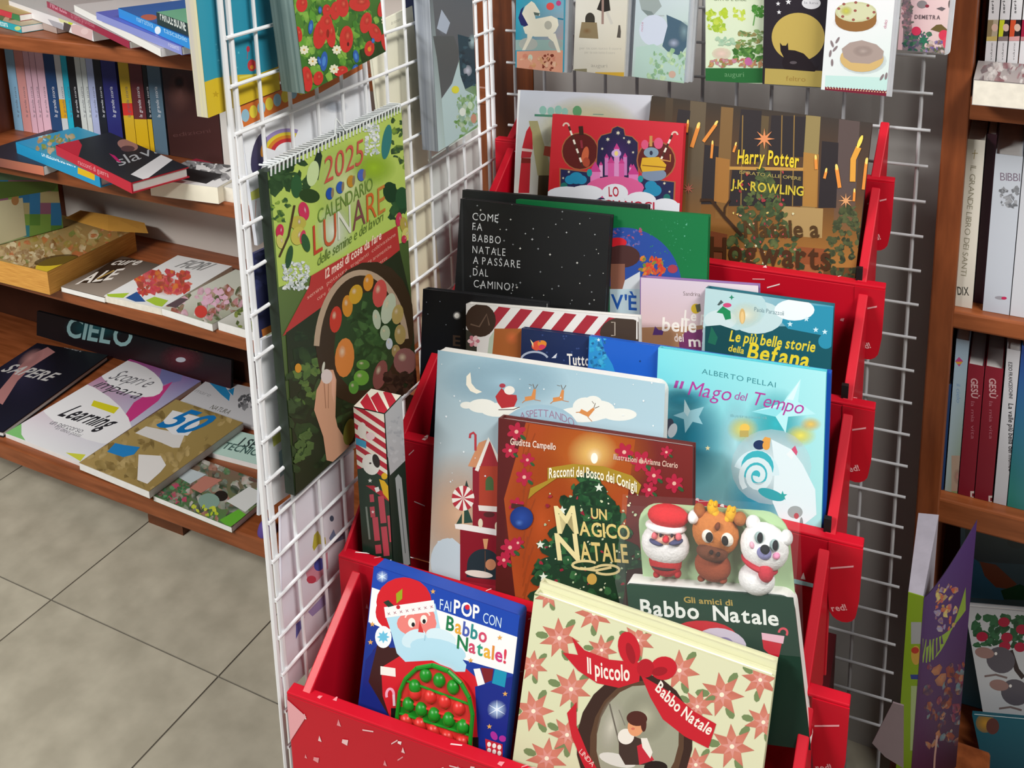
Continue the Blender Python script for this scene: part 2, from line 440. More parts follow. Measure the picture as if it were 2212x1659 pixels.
for i in range(6):
    UL = ULS[i]
    v0, zt = TV(i), TZ(i); lh = .157 if i else .20
    uR0 = (-.081, -.081, -.0715, -.068, -.0655, -.062)[i]; UM = uR0 + .009 if i else UR
    mb = MB().box(uvz(UL, v0, zt - lh), eu * (UM - UL), ev * .004, ez * lh)
    mb.box(uvz(UL, v0, zt - .0005), eu * (UR - UL), ev * .014, ez * .0035)
    lp = mb.build('front_lip', RED, ds, bevel=.0012)
    f = Fr(uvz(UL, v0, zt), eu, ez); A = Art(f, UM - UL, lh, base=.0004); marks(A, UM - UL - .01, min(lh, .09), 30 if i else 60, i + 3)
    if i == 0:
        A.poly([(620, 1509), (662, 1547), (628, 1600)], 'e9a7ad')
    struct(A.build('lip_markings', lp), 'stuff')
    f2 = Fr(uvz(UL, v0 + .014, zt + .003), eu, ev); A = Art(f2, UR - UL, .014, base=.0004); marks(A, UR - UL - .02, .012, 9, i + 30); struct(A.build('lip_markings', lp), 'stuff')
    # floor of the pocket
    MB().box(uvz(UL + .012, v0 + .004, zt - .068), eu * (UR - UL - .05), ev * (.094 if i < 5 else .060), ez * .003).build('pocket_floor', REDD, ds)
    # side walls rising to the next lip
    for sgn, ua in ((1, UL + .0135), (-1, uR0)):
        du = .014 if sgn > 0 else .006
        top = .094 if i < 5 else .062; tk = .0105
        if sgn > 0 and i == 1: ua, du, tk = UL + .001, .004, .004
        a = [uvz(ua, v0 + .002, zt - .070), uvz(ua, v0 + .002, zt - .002), uvz(ua + du, v0 + top, zt + .0905 * top / .1), uvz(ua + du, v0 + top, zt - .070)]
        MB().prism(a if sgn > 0 else a, eu * -tk).build('side_wall', RED, ds, bevel=.0012)
        f = Fr(uvz(ua, v0, zt), ev * .1 + eu * du, ez)
    if i < 5:
        MB().box(uvz(uR0 - .001, v0 + .008, zt - .004), eu * .007, ev * .006, ez * .022).build('slot', BLK, ds)
    # hanging flap outside on the right
    w = .030; pts = []
    base = [(-.006, 0), (.0265, 0), (.0255, -.058)]
    for k in range(9): t = math.radians(-180 * k / 8); base.append((.0105 + .013 * math.cos(t), -.074 + .013 * math.sin(t)))
    base += [(-.0045, -.055)]
    fu = UR - .0265
    fl2 = MB().prism([uvz(fu + a, v0 - .0012, zt + b) for a, b in base[::-1]], ev * -.0015).build('side_flap', RED, ds)
    f = Fr(uvz(fu - .006, v0 - .0012, zt), eu, ez); A = Art(f, .0325, .087, base=.0003)
    c = hx('e9a5aa')
    A.raw([(.003, -.030), (.0245, -.0215), (.0245, -.0195), (.003, -.028)], [c] * 4)
    S = A.P
    A.P = lambda p: p
    A.text('red!', (.007, -.0775), (.021, -.0715), -.0065, 'f0b8bb', 1)
    struct(A.build('flap_markings', fl2), 'stuff')
# back wall and base of the stand
UL = -.56
MB().box(uvz(UL + .01, BV - .028, TZ(5) - .15), eu * (UR - UL - .04), ev * .005, ez * .135).build('back_wall', REDD, ds)
MB().box(uvz(UL + .02, .75, -CAMZ), eu * (UR - UL - .06), ev * .50, ez * (CAMZ - .883 - .21)).build('base', mat('dark_red_base', '5c1019', .5, noise=.1), ds)

# ------------------------------------------------------------------ picture books on the display
LEAN = math.radians(15)
def tier(i, off, t=LEAN):
    return Fr(uvz(0, TV(i) + off, TZ(i)), eu, ev * math.sin(t) + ez * math.cos(t))
def dbook(i, off, TL, TR, h, th, name, label, c, art, **k):
    f = tier(i, off).sub(TL, TR)
    h = (min(f.o.z, f.o.z + f.w * f.e1.z) - (CAMZ + TZ(i) - .062)) / f.e2.z      # down to the floor of its pocket
    return book(name, label, f, f.w, h, th, c, art, group='books on the red display', **k)

# -- top pocket
def a_pale(A):
    A.bg(['c9cfdc', 'd3d6e2', 'd8d8c4', 'd6d4c0']).crop(1080, 170, .18987)
    A.ell(1000, 900, 760, 720, 'd9d49e', edge='d9d4a600'); A.ell(1000, 560, 620, 380, 'dcdab2', edge='dcdab200')
    for x, y, r in ((490, 360, 42), (580, 370, 40), (665, 355, 42), (740, 375, 36), (880, 370, 52)): A.ell(x, y, r, r * 1.2, '8fc0b4' if x < 800 else '5d9a6a')
    A.line([(395, 415), (960, 440)], 26, '4f8a72'); A.line([(1060, 405), (1180, 408)], 12, '7e9a88')
    A.poly([(330, 480), (430, 480), (600, 1100), (430, 1100)], 'b5ae7acc')
    A.poly([(205, 130), (235, 130), (150, 1310), (90, 1310)], 'f4f6f8')
    A.poly([(340, 535), (300, 600), (255, 780), (375, 800), (368, 620)], 'c22a34')
    A.poly([(255, 780), (375, 800), (350, 900), (240, 900)], 'b8303a'); A.poly([(252, 790), (372, 805), (368, 835), (250, 822)], 'e6c9c4')
    A.poly([(245, 900), (352, 905), (350, 960), (240, 960)], '7d2420'); A.poly([(240, 960), (350, 960), (335, 1300), (210, 1300)], 'c02733')
    A.poly([(440, 1100), (570, 1100), (560, 1400), (425, 1400)], '4a3a24'); A.poly([(510, 765), (580, 775), (575, 890), (495, 870)], 'b04028')
dbook(4, .056, (1119, 194), (1406, 206), .185, .012, 'picture_book', 'pale cream picture book with a red toy soldier half hidden behind the red book', 'dfe2e8', a_pale)
def a_nut(A):
    A.bg(['c4222f', 'c92838', 'bd1c26', 'c41f2c']).crop(1080, 170, .18987)
    g = 'a0623c'
    A.ell(912, 825, 212, 215, g); A.ell(912, 825, 200, 203, '5a1616')
    A.poly([(600, 1035), (690, 1025), (690, 1400), (560, 1300)], 'bd1c26')
    A.poly([(678, 1015), (2000, 1170), (1985, 1480), (678, 1480)], g); A.poly([(692, 1030), (1982, 1178), (1968, 1480), (692, 1480)], '22234e')
    arch = [(1085, 1100), (1110, 700), (1150, 640), (1260, 610), (1275, 560), (1345, 535), (1415, 565), (1430, 640), (1510, 655), (1575, 720), (1580, 1180)]
    A.poly(arch, g); A.poly([(x + (8 if x < 1345 else -8), y + 8) for x, y in arch], '231d45')
    A.ell(1345, 900, 200, 260, '4a2f6e', edge='4a2f6e00')
    A.ell(1778, 930, 225, 225, g); A.ell(1778, 930, 210, 210, '5c1a18')
    for x, y, r in ((1345, 617, 28), (1228, 690, 26), (1468, 720, 28), (1165, 797, 18), (1515, 838, 18), (1412, 675, 15), (785, 1060, 18), (720, 1130, 16), (1872, 1190, 20), (1930, 1285, 16)): A.star(x, y, r, 'd8d2b8', 6, .4)
    # palace of towers
    for x, y, w, hh, c in ((1330, 800, 60, 340, 'd78fc4'), (1215, 900, 44, 200, 'c777b5'), (1425, 890, 44, 210, 'c777b5'), (1150, 985, 40, 130, 'e0a0cc'), (1492, 1010, 40, 120, 'e0a0cc'), (1265, 960, 70, 170, 'd0559c'), (1385, 965, 60, 180, 'd0559c'), (1085, 1060, 110, 120, 'd978b4'), (1520, 1090, 110, 130, 'd978b4')):
        A.rect(x - w / 2, y, x + w / 2, y + hh, c); A.poly([(x - w * .6, y), (x + w * .6, y), (x, y - w * 1.1)], 'c23a86')
    A.ell(1325, 850, 55, 45, 'c9a6dc'); A.ell(1325, 850, 22, 28, 'e7cf7d')
    A.ell(1310, 1240, 330, 130, 'd55a92')
    for x, y, r in ((870, 1130, 80), (800, 1150, 60), (930, 1150, 60), (1720, 1220, 70), (1760, 1270, 80), (1690, 1300, 60)): A.ell(x, y, r, r * .85, '1f86b0')
    A.ell(1020, 1070, 30, 45, '1c8d94'); A.ell(1600, 1140, 30, 40, '1c8d94'); A.ell(730, 1220, 40, 40, '1d6c66'); A.ell(1900, 1350, 40, 40, '1d6c66')
    # left medallion: a cello with a cane
    A.ell(970, 880, 40, 110, 'c6603e', 10); A.ell(985, 950, 40, 55, 'a8452e'); A.line([(930, 640), (920, 540)], 50, '3a1c14'); A.line([(925, 700), (935, 790)], 26, '8c2c3c')
    def cane(x0, y0, x1, y1, hook):
        n = 9
        for k in range(n): A.line([(x0 + (x1 - x0) * k / n, y0 + (y1 - y0) * k / n), (x0 + (x1 - x0) * (k + 1) / n, y0 + (y1 - y0) * (k + 1) / n)], 22, 'e9dfd2' if k % 2 else '4a2a20')
        A.arc(x0 + hook * 30, y0, 32, 34, 180 if hook > 0 else 0, 360 if hook > 0 else -180, 20, 'd9b8ac')
    cane(785, 540, 945, 1000, -1); cane(1960, 640, 1760, 1080, 1)
    A.ell(1650, 750, 42, 55, 'd4537a'); A.ell(1805, 735, 52, 65, 'd4537a'); A.ell(1722, 840, 85, 60, '7f95a8'); A.ell(1722, 845, 18, 26, '2a2c44'); A.line([(1720, 650), (1718, 770)], 34, 'c08a4e')
    A.ell(1755, 1090, 140, 75, '7a8aa4'); A.poly([(1620, 900), (1810, 890), (1895, 980), (1880, 1040), (1620, 1060), (1600, 1000)], 'd8a82a')
    A.line([(1620, 985), (1890, 1010)], 12, '8a5a1a'); A.line([(1830, 920), (1940, 940), (1940, 860)], 16, 'c58a4a')
    for x, y, rx, ry in ((760, 1320, 230, 95), (980, 1300, 200, 90), (1310, 1300, 150, 105), (1600, 1390, 180, 105), (1880, 1440, 150, 80), (600, 1400, 120, 90), (1310, 1480, 900, 110)): A.ell(x, y, rx, ry, 'dfe1ea')
    A.text('LO', (1240, 1338), (1355, 1338), 105, 'b5203c', 1)
    A.text('SCHIACCIANOCI', (700, 1445), (1760, 1500), 90, 'b5203c', 1)
dbook(4, .020, (1194, 246), (1478, 267), .165, .014, 'picture_book', 'red picture book with a pink palace between two round medallions, title starting LO', 'c0222e', a_nut)
def a_hp(A):
    A.bg(['352c22', '3c3430', '94602c', '74481f']).crop(1460, 180, .26522)
    for x0, x1, c, y0, y1 in ((-80, -20, '4a3c2c', 100, 1200), (120, 250, '5f5240', 130, 1100), (370, 470, '7a5c36', 190, 1100), (690, 760, '5c4c34', 260, 1000), (950, 1000, '5a4a34', 270, 1000), (1060, 1180, '8d7c50', 260, 1100), (1330, 1500, '564846', 290, 1200)):
        A.poly([(x0, y0), (x1, y0 + 10), (x1 - 50, y1), (x0 - 50, y1)], c)
    A.poly([(-100, 700), (1560, 900), (1500, 1500), (-150, 1500)], None, ['a0703a00', 'a0703a00', 'b0783add', 'b0783add'])
    for x0, y0, x1, y1 in ((215, 500, 340, 985), (440, 690, 1040, 1000), (1170, 470, 1315, 1015), (510, 210, 690, 640), (760, 260, 1050, 600), (0, 210, 110, 420)):
        A.poly([(x0 + 20, y0), (x1 + 10, y0 + 14), (x1 - 10, y1), (x0 - 10, y1)], '2b2528')
    for x in (530, 850, 950): A.line([(x + 15, 260), (x, 1000)], 9, '8a6c3a')
    A.line([(430, 690), (1050, 700)], 26, 'b98a45'); A.poly([(325, 600), (440, 620), (425, 980), (310, 960)], 'b98040aa'); A.poly([(1040, 560), (1165, 580), (1150, 1010), (1030, 1000)], 'c08a44aa')
    A.poly([(860, 1000), (1200, 1020), (1190, 1260), (880, 1240)], 'a98b5a'); A.poly([(990, 1330), (1230, 1350), (1210, 1480), (960, 1470)], '8e4c2a'); A.poly([(960, 1470), (1210, 1480), (1190, 1620), (940, 1600)], 'a5623a')
    A.poly([(270, 1200), (420, 1230), (400, 1500), (250, 1480)], '7c4328')
    for x, y, r in ((1400, 1060, 60), (1390, 1160, 110), (1370, 1280, 140), (1370, 1400, 170), (1350, 1530, 200)): A.scatter(16, (x - r, y - 60, x + r, y + 60), ['39402a', '4a5132', '2f3524', '585e3a'], 22, 44, int(x + y))
    for y, r in ((760, 40), (860, 90), (960, 150), (1060, 200), (1170, 240), (1280, 290), (1390, 320), (1480, 340)): A.scatter(18, (720 - r, y - 55, 720 + r, y + 55), ['3b4a2c', '4c5a34', '2e3b26', '5f6a3c', '394a30'], 26, 52, y)
    A.scatter(22, (450, 700, 980, 1450), ['a5353a', 'b8454a', '93303a'], 10, 24, 5, .3, 70); A.scatter(16, (430, 1050, 990, 1480), ['d8c46a', 'd86a5a', 'cfd0b0'], 8, 17, 9, .9)
    A.star(722, 452, 86, 'd98a5a', 8, .3); A.star(1385, 955, 62, 'd99c6a', 8, .28); A.star(105, 855, 50, 'a0584a', 8, .3)
    for x0, y0, x1, y1, w in ((330, 330, 225, 475, 26), (185, 350, 130, 520, 32), (100, 320, 90, 400, 20), (300, 490, 290, 610, 20), (490, 500, 470, 560, 18), (1225, 715, 1210, 775, 22), (1310, 690, 1335, 850, 30), (1555, 640, 1530, 865, 32), (1140, 610, 1145, 700, 24), (1455, 880, 1450, 960, 20)):
        A.line([(x0, y0), (x1, y1)], w, 'dd8a3c'); A.ell(x0, y0 - 8, w * .42, w * .9, 'ecd070', math.degrees(math.atan2(y1 - y0, x1 - x0)) - 90, n=8)
    A.line([(1490, 520), (1445, 620), (1440, 800)], 46, 'd99a3e'); A.ell(1500, 475, 16, 58, 'f2d35c', 22, n=10)
    A.text('Harry Potter', (500, 655), (1000, 690), 112, 'e0c432', 1, .05, arc=12, back='7d6420')
    A.text('ISPIRATO ALLE OPERE', (520, 735), (1020, 790), 26, 'b9a660', 0)
    A.text('J.K. ROWLING', (450, 850), (1040, 915), 72, 'c9b43c', 1, arc=-6)
    A.line([(200, 950), (290, 950), (400, 1090), (540, 1240)], 26, '3a2414'); A.line([(440, 950), (400, 1010), (395, 1080)], 16, '3a2414')
    A.text('Natale a', (560, 1250), (1170, 1250), 130, '4d3418', 1); A.text('Hogwarts', (280, 1440), (1260, 1520), 190, '4a2a14', 1)
dbook(4, .036, (1408, 207), (1884, 266), .205, .018, 'picture_book', 'large dark brown and gold picture book with floating candles and a Christmas tree', '3a332e', a_hp)

# -- second pocket
dbook(3, .060, (999, 410), (1400, 443), .17, .012, 'picture_book', 'black picture book at the back, only its long top edge showing', '1c1f20', None)
def a_green(A):
    A.bg(['0d6b3a', '0e7440', '0b6435', '0d6f3c']).crop(900, 380, .27125)
    A.ell(1640, 880, 470, 470, '274a9c', a0=180, a1=360, n=30); A.scatter(24, (1560, 420, 1800, 560), ['b04a5a', '3a5ab0', '5f6aa8'], 8, 22, 3); A.scatter(30, (1850, 330, 2180, 780), ['2a8a5a', '1a7a4a', '60b090'], 4, 10, 4)
    A.ell(1600, 530, 75, 40, 'd0202c'); A.ell(1640, 640, 140, 90, '4a2a28'); A.rect(1545, 700, 1660, 900, '8a5a48')
    A.scatter(26, (1790, 640, 1960, 790), ['d0402c', 'c83028', 'd8822e', '5a8a3a'], 18, 40, 8); A.ell(2040, 740, 40, 34, 'a03a4a')
    A.poly([(1540, 900), (1780, 900), (1780, 1180), (1540, 1180)], 'b9cfd8'); A.poly([(1660, 830), (1780, 760), (1780, 900), (1640, 900)], 'cfd6dc')
    A.text("V'È", (1550, 1055), (1755, 1068), 110, '1d55a8', 1)
dbook(3, .046, (1115, 431), (1531, 465), .17, .012, 'picture_book', 'green picture book with a blue arc, between the black book and the pink one', '0d6b3a', a_green)
def a_come(A):
    A.bg(['1d1f21', '1a1b1c', '161718', '1a1a1b']).crop(900, 380, .27125)
    for t, x, y in (('COME', 445, 350), ('FA', 445, 430), ('BABBO', 445, 520), ('NATALE', 445, 613), ('A PASSARE', 450, 698), ('DAL', 450, 792), ('CAMINO?', 455, 885)):
        w = {'COME': 205, 'FA': 78, 'BABBO': 225, 'NATALE': 262, 'A PASSARE': 375, 'DAL': 120, 'CAMINO?': 318}[t]
        A.text(t, (x, y), (x + w, y + w * .095), 58, 'd9dcdf', 0, gap=.2)
    g = random.Random(4)
    for i in range(70): A.star(g.uniform(380, 1530), g.uniform(220, 1050), g.uniform(5, 11), g.choice(['c8ccd0', '9a9fa4', 'e6e6e0']), 4, .4)
    A.poly([(350, 180), (372, 182), (385, 1080), (365, 1080)], '26282a')
dbook(3, .026, (995, 429), (1319, 466), .165, .014, 'picture_book', 'black picture book with white title COME FA BABBO NATALE and small stars', '1b1c1e', a_come)
def a_pink(A):
    A.bg(['d9c6da', 'd8cdd6', 'd8a878', 'd6b08e']).crop(1350, 550, .27125)
    A.poly([(115, 175), (128, 175), (125, 720), (105, 720)], '8a5aa8'); A.poly([(130, 580), (520, 570), (640, 560), (640, 760), (120, 760)], 'b98a58aa')
    A.poly([(430, 700), (480, 610), (640, 590), (640, 780), (440, 780)], '7a3a6a'); A.poly([(220, 640), (240, 570), (270, 600), (310, 600), (300, 640)], '5a3a7a'); A.ell(565, 430, 38, 40, 'd0b030'); A.poly([(560, 400), (600, 390), (605, 450), (575, 460)], '5a5a4a')
    A.text('Sandrina', (465, 325), (600, 332), 32, '7a6a6a'); A.text('Le più', (470, 520), (720, 540), 78, 'f2ece6', 1, .1); A.text('belle storie', (295, 605), (1000, 640), 105, 'f4efe8', 1, .1, back='8a6a5a'); A.text('dei', (395, 690), (470, 692), 60, 'f0e6e0', 1); A.text('mostri', (510, 730), (900, 740), 80, 'f2ece6', 1)
dbook(3, .028, (1383, 599), (1638, 617), .145, .016, 'picture_book', 'lilac to peach picture book titled Le più belle storie, left of the teal one', '8a6aa0', a_pink)
def a_bef(A):
    A.bg(['b9d6da', '3f9cb8', '16505e', '17586a']).crop(1350, 550, .27125)
    A.poly([(640, 570), (1700, 570), (1700, 1000), (630, 1000)], '165662'); A.poly([(1230, 520), (1250, 380), (1670, 420), (1660, 730), (1560, 640), (1300, 590)], '2b8fae')
    A.ell(1050, 500, 210, 130, 'c4dde0'); A.ell(800, 420, 330, 190, 'b9d8dc'); A.ell(760, 520, 130, 80, 'cfe2e4'); A.ell(1350, 440, 160, 85, 'eaf3f6'); A.ell(960, 480, 150, 110, 'e8ecd8', edge='e8ecd800'); A.ell(1600, 690, 60, 60, '2b8fae')
    A.poly([(640, 570), (760, 560), (880, 600), (860, 1000), (630, 1000)], '13494f'); A.poly([(690, 570), (740, 660), (720, 720), (660, 700)], '1f6a54')
    A.ell(935, 490, 24, 62, 'd9b370'); A.ell(935, 500, 14, 48, 'ecc98a')
    for x, y in ((1445, 512), (1315, 553), (1520, 598), (1592, 615)): A.star(x, y, 24, 'cfeaf2')
    A.poly([(730, 460), (780, 410), (840, 450), (845, 510), (800, 520), (780, 470)], '1f8a56'); A.ell(815, 402, 34, 18, 'd04a7a'); A.poly([(735, 400), (765, 360), (785, 380), (750, 405)], '4a5a5a'); A.star(850, 340, 22, '2a8a6a', 4)
    A.text('Paola Parazzoli', (1030, 450), (1265, 485), 34, '6a8890'); A.text('Le più belle storie', (830, 685), (1510, 775), 82, 'e2cf3a', 1, .18)
    A.text('della', (820, 765), (945, 790), 50, 'd8c640', 1, .15); A.text('Befana', (970, 825), (1460, 905), 125, 'e6d234', 1, .18)
dbook(3, .010, (1524, 622), (1801, 661), .135, .016, 'picture_book', 'teal picture book with yellow title about the Befana, at the right of its step', '1b6070', a_bef)

# -- third pocket
def a_black2(A):
    A.bg(['0f1014', '121318', '0d1a26', '101014']).crop(900, 380, .27125)
    A.ell(322, 1112, 34, 34, 'e8e8e6', edge='e8e8e600'); A.ell(322, 1112, 20, 20, 'f4f4f0'); g = random.Random(2)
    for i in range(30): A.ell(g.uniform(60, 600), g.uniform(960, 2600), 4, 4, '8a90a0', n=6)
    A.text('E', (290, 1350), (350, 1356), 80, '4a3a30', 1)
dbook(2, .060, (914, 624), (1180, 655), .20, .014, 'picture_book', 'black picture book with one white star at the left end of its step', '14151a', a_black2)
def a_ging(A):
    A.bg(['d9d9d8', 'dcd9d6', 'b9844c', 'b07a44']).crop(900, 380, .27125)
    A.poly([(395, 1010), (1775, 1110), (1775, 1700), (385, 1700)], 'e4e2e0')
    for k in range(6):
        x = 575 + k * 175; y = 1040 + k * 17; A.poly([(x + 80, y), (x + 175, y + 12), (x + 30, y + 190), (x - 60, y + 170)], 'a52a38')
    A.poly([(390, 1220), (480, 1260), (480, 1700), (380, 1700)], '39382f'); A.poly([(620, 1215), (850, 1215), (850, 1700), (580, 1700)], 'a8602e'); A.ell(760, 1290, 60, 60, 'cf6a3c', edge='a8602e'); A.poly([(580, 1290), (620, 1230), (600, 1460), (560, 1460)], 'b9c8b4')
    A.ell(510, 1150, 122, 132, '3b2a20'); A.line([(430, 1180), (500, 1200), (560, 1100), (580, 1190)], 12, '6a5446')
    for k in range(6): t = k * 60; A.ell(455 + 26 * math.cos(math.radians(t)), 1315 + 26 * math.sin(math.radians(t)), 24, 18, 'e8c9cc' if k % 2 else 'c87a88', t, n=8)
    A.ell(1640, 1250, 180, 125, '43352c'); A.poly([(1560, 1150), (1760, 1160), (1760, 1300), (1560, 1300)], '43352c'); A.line([(1590, 1125), (1755, 1140), (1755, 1300)], 12, 'e8e4df'); A.line([(1550, 1165), (1580, 1165), (1580, 1270), (1550, 1270)], 8, 'b8ab9c')
dbook(2, .044, (1007, 656), (1379, 685), .185, .014, 'picture_book', 'chocolate-brown picture book with a red and white candy stripe band', 'd8d6d3', a_ging)
def a_tutto(A):
    A.bg(['16264e', '182c5a', '132044', '152850']).crop(900, 380, .27125)
    A.ell(975, 1350, 60, 40, 'd8503a', -10); A.ell(1000, 1335, 36, 26, 'e08a2e'); A.ell(1000, 1360, 26, 18, 'd03a5a'); A.poly([(905, 1300), (930, 1330), (930, 1370)], 'e9d9a0')
    A.arc(940, 1470, 110, 70, 180, 340, 16, 'a9b4c8'); A.poly([(1075, 1450), (1120, 1410), (1110, 1450)], 'd8dde6'); A.text('Tutto', (1200, 1500), (1380, 1512), 82, 'f0ece4', 1); g = random.Random(3)
    for i in range(14): A.star(g.uniform(850, 1360), g.uniform(1260, 1500), 10, '3a4e84', 5)
dbook(2, .0335, (1127, 709), (1290, 729), .17, .010, 'picture_book', 'navy blue picture book with the word Tutto, wedged left of the bright blue one', '16264e', a_tutto)
def a_blue(A):
    A.bg(['1c5fc4', '1a58c0', '1450b4', '1650ae']).crop(900, 380, .27125)
    A.poly([(1375, 1275), (1470, 1290), (1500, 1400), (1560, 1500), (1580, 1560), (1370, 1520)], '2a8ecc'); A.scatter(20, (1380, 1290, 1500, 1520), ['1d6a9e', '2aa0d0', '174f8a', '43b0d8'], 14, 34, 5); A.star(1450, 1305, 16, 'dff0f8'); A.ell(1780, 1475, 8, 8, '0c3a7c')
dbook(2, .0248, (1273, 726), (1796, 803), .175, .008, 'picture_book', 'plain bright blue picture book peeking out behind the turquoise one', '1b57b8', a_blue)
def a_mago(A):
    A.bg(['7fdce4', 'a6e4ea', '3a97b0', 'a8dcdc']).crop(1350, 550, .27125)
    A.ell(500, 1450, 330, 420, '27829c', edge='27829c00'); A.ell(470, 1150, 230, 90, '3a9ab2', edge='3a9ab200'); A.ell(1200, 1350, 260, 300, '38b6c2', edge='38b6c200'); A.ell(880, 1500, 140, 400, 'a9dde6', edge='a9dde600')
    A.crop(1620, 840, .27135); A.ell(40, 900, 260, 300, '2f93b0', edge='2f93b000')
    A.crop(1350, 550, .27125)
    A.poly([(1400, 990), (1290, 1130), (1260, 1180), (1010, 1250), (1200, 1290), (1280, 1420), (1300, 1290), (1520, 1270), (1380, 1170)], 'b6eaf0'); A.poly([(1400, 990), (1290, 1150), (1340, 1160)], 'd4f4f6'); A.poly([(1010, 1250), (1200, 1290), (1300, 1200)], '8fdce6')
    A.poly([(475, 1150), (520, 1240), (630, 1210), (590, 1290), (620, 1350), (540, 1330), (480, 1420), (470, 1310), (385, 1280), (470, 1250)], '9ccfdc'); A.poly([(475, 1150), (520, 1240), (500, 1290), (470, 1250)], 'c4e4ea')
    A.ell(940, 1390, 130, 110, 'e3e07a', edge='e3e07a00'); A.ell(1400, 1440, 130, 90, 'e9e26a', edge='e9e26a00'); A.ell(1480, 1350, 90, 60, 'e9c86a', edge='e9c86a00')
    # spiral snowy path
    A.crop(1620, 840, .27135)
    A.ell(170, 620, 320, 300, 'd9eaf0', edge='d9eaf055'); A.poly([(170, 400), (330, 480), (420, 600), (520, 800), (530, 1000), (300, 1180), (180, 900), (200, 620)], 'dcecf2')
    A.arc(50, 690, 150, 170, 200, 360, 70, 'cfe6ee', 20); A.ell(60, 620, 130, 130, '3fb2c0')
    pts = []
    for k in range(40): t = k / 39 * 4.2 * math.pi; r = 150 * (1 - k / 44); pts.append((60 + r * math.cos(t + 2.4) * .9, 690 + r * math.sin(t + 2.4)))
    A.line(pts, 42, 'd4e6ec'); A.ell(170, 840, 110, 40, '38a2ae', 20)
    A.poly([(90, 420), (120, 380), (165, 390), (160, 440), (120, 445)], 'e2a24e'); A.ell(75, 445, 48, 38, '24365e'); A.ell(130, 450, 30, 36, 'e0a04c'); A.poly([(330, 480), (360, 450), (380, 500), (370, 530)], 'd0567a'); A.poly([(290, 520), (330, 480), (350, 530), (330, 560)], 'e6eef2')
    A.crop(1350, 550, .27125); A.ell(955, 1380, 40, 34, 'e8c35c'); A.rect(915, 1400, 985, 1450, 'b9a860')
    A.crop(1620, 840, .27135)
    A.ell(360, 980, 60, 50, '9aa4a6'); A.ell(370, 1010, 20, 24, 'b0404c'); A.ell(410, 1080, 14, 60, '8a9294'); A.star(260, 850, 40, '35a6a4')
    A.crop(1350, 550, .27125)
    A.text('ALBERTO PELLAI', (612, 946), (1200, 1058), 40, '3a8a94', 0, gap=.13); A.text('Il', (388, 1060), (455, 1068), 60, 'a8489c', 0, .3)
    A.text('Mago', (500, 1115), (835, 1165), 110, 'b03a98', 0, .3); A.text('del', (868, 1150), (962, 1165), 62, 'a8489c', 0, .25); A.text('Tempo', (1000, 1190), (1410, 1270), 105, 'b03a98', 0, .3); A.text('illustrazioni di', (840, 1290), (1130, 1310), 22, '7fb8c0')
    A.ell(345, 1370, 40, 70, '4a4a5a', 20); A.ell(380, 1400, 34, 60, 'd6dce2', 20); A.star(660, 1540, 22, 'e6d9a8')
dbook(2, .0145, (1422, 751), (1785, 803), .20, .010, 'picture_book', 'turquoise picture book titled Il Mago del Tempo with a snowy spiral', '57c4d2', a_mago)

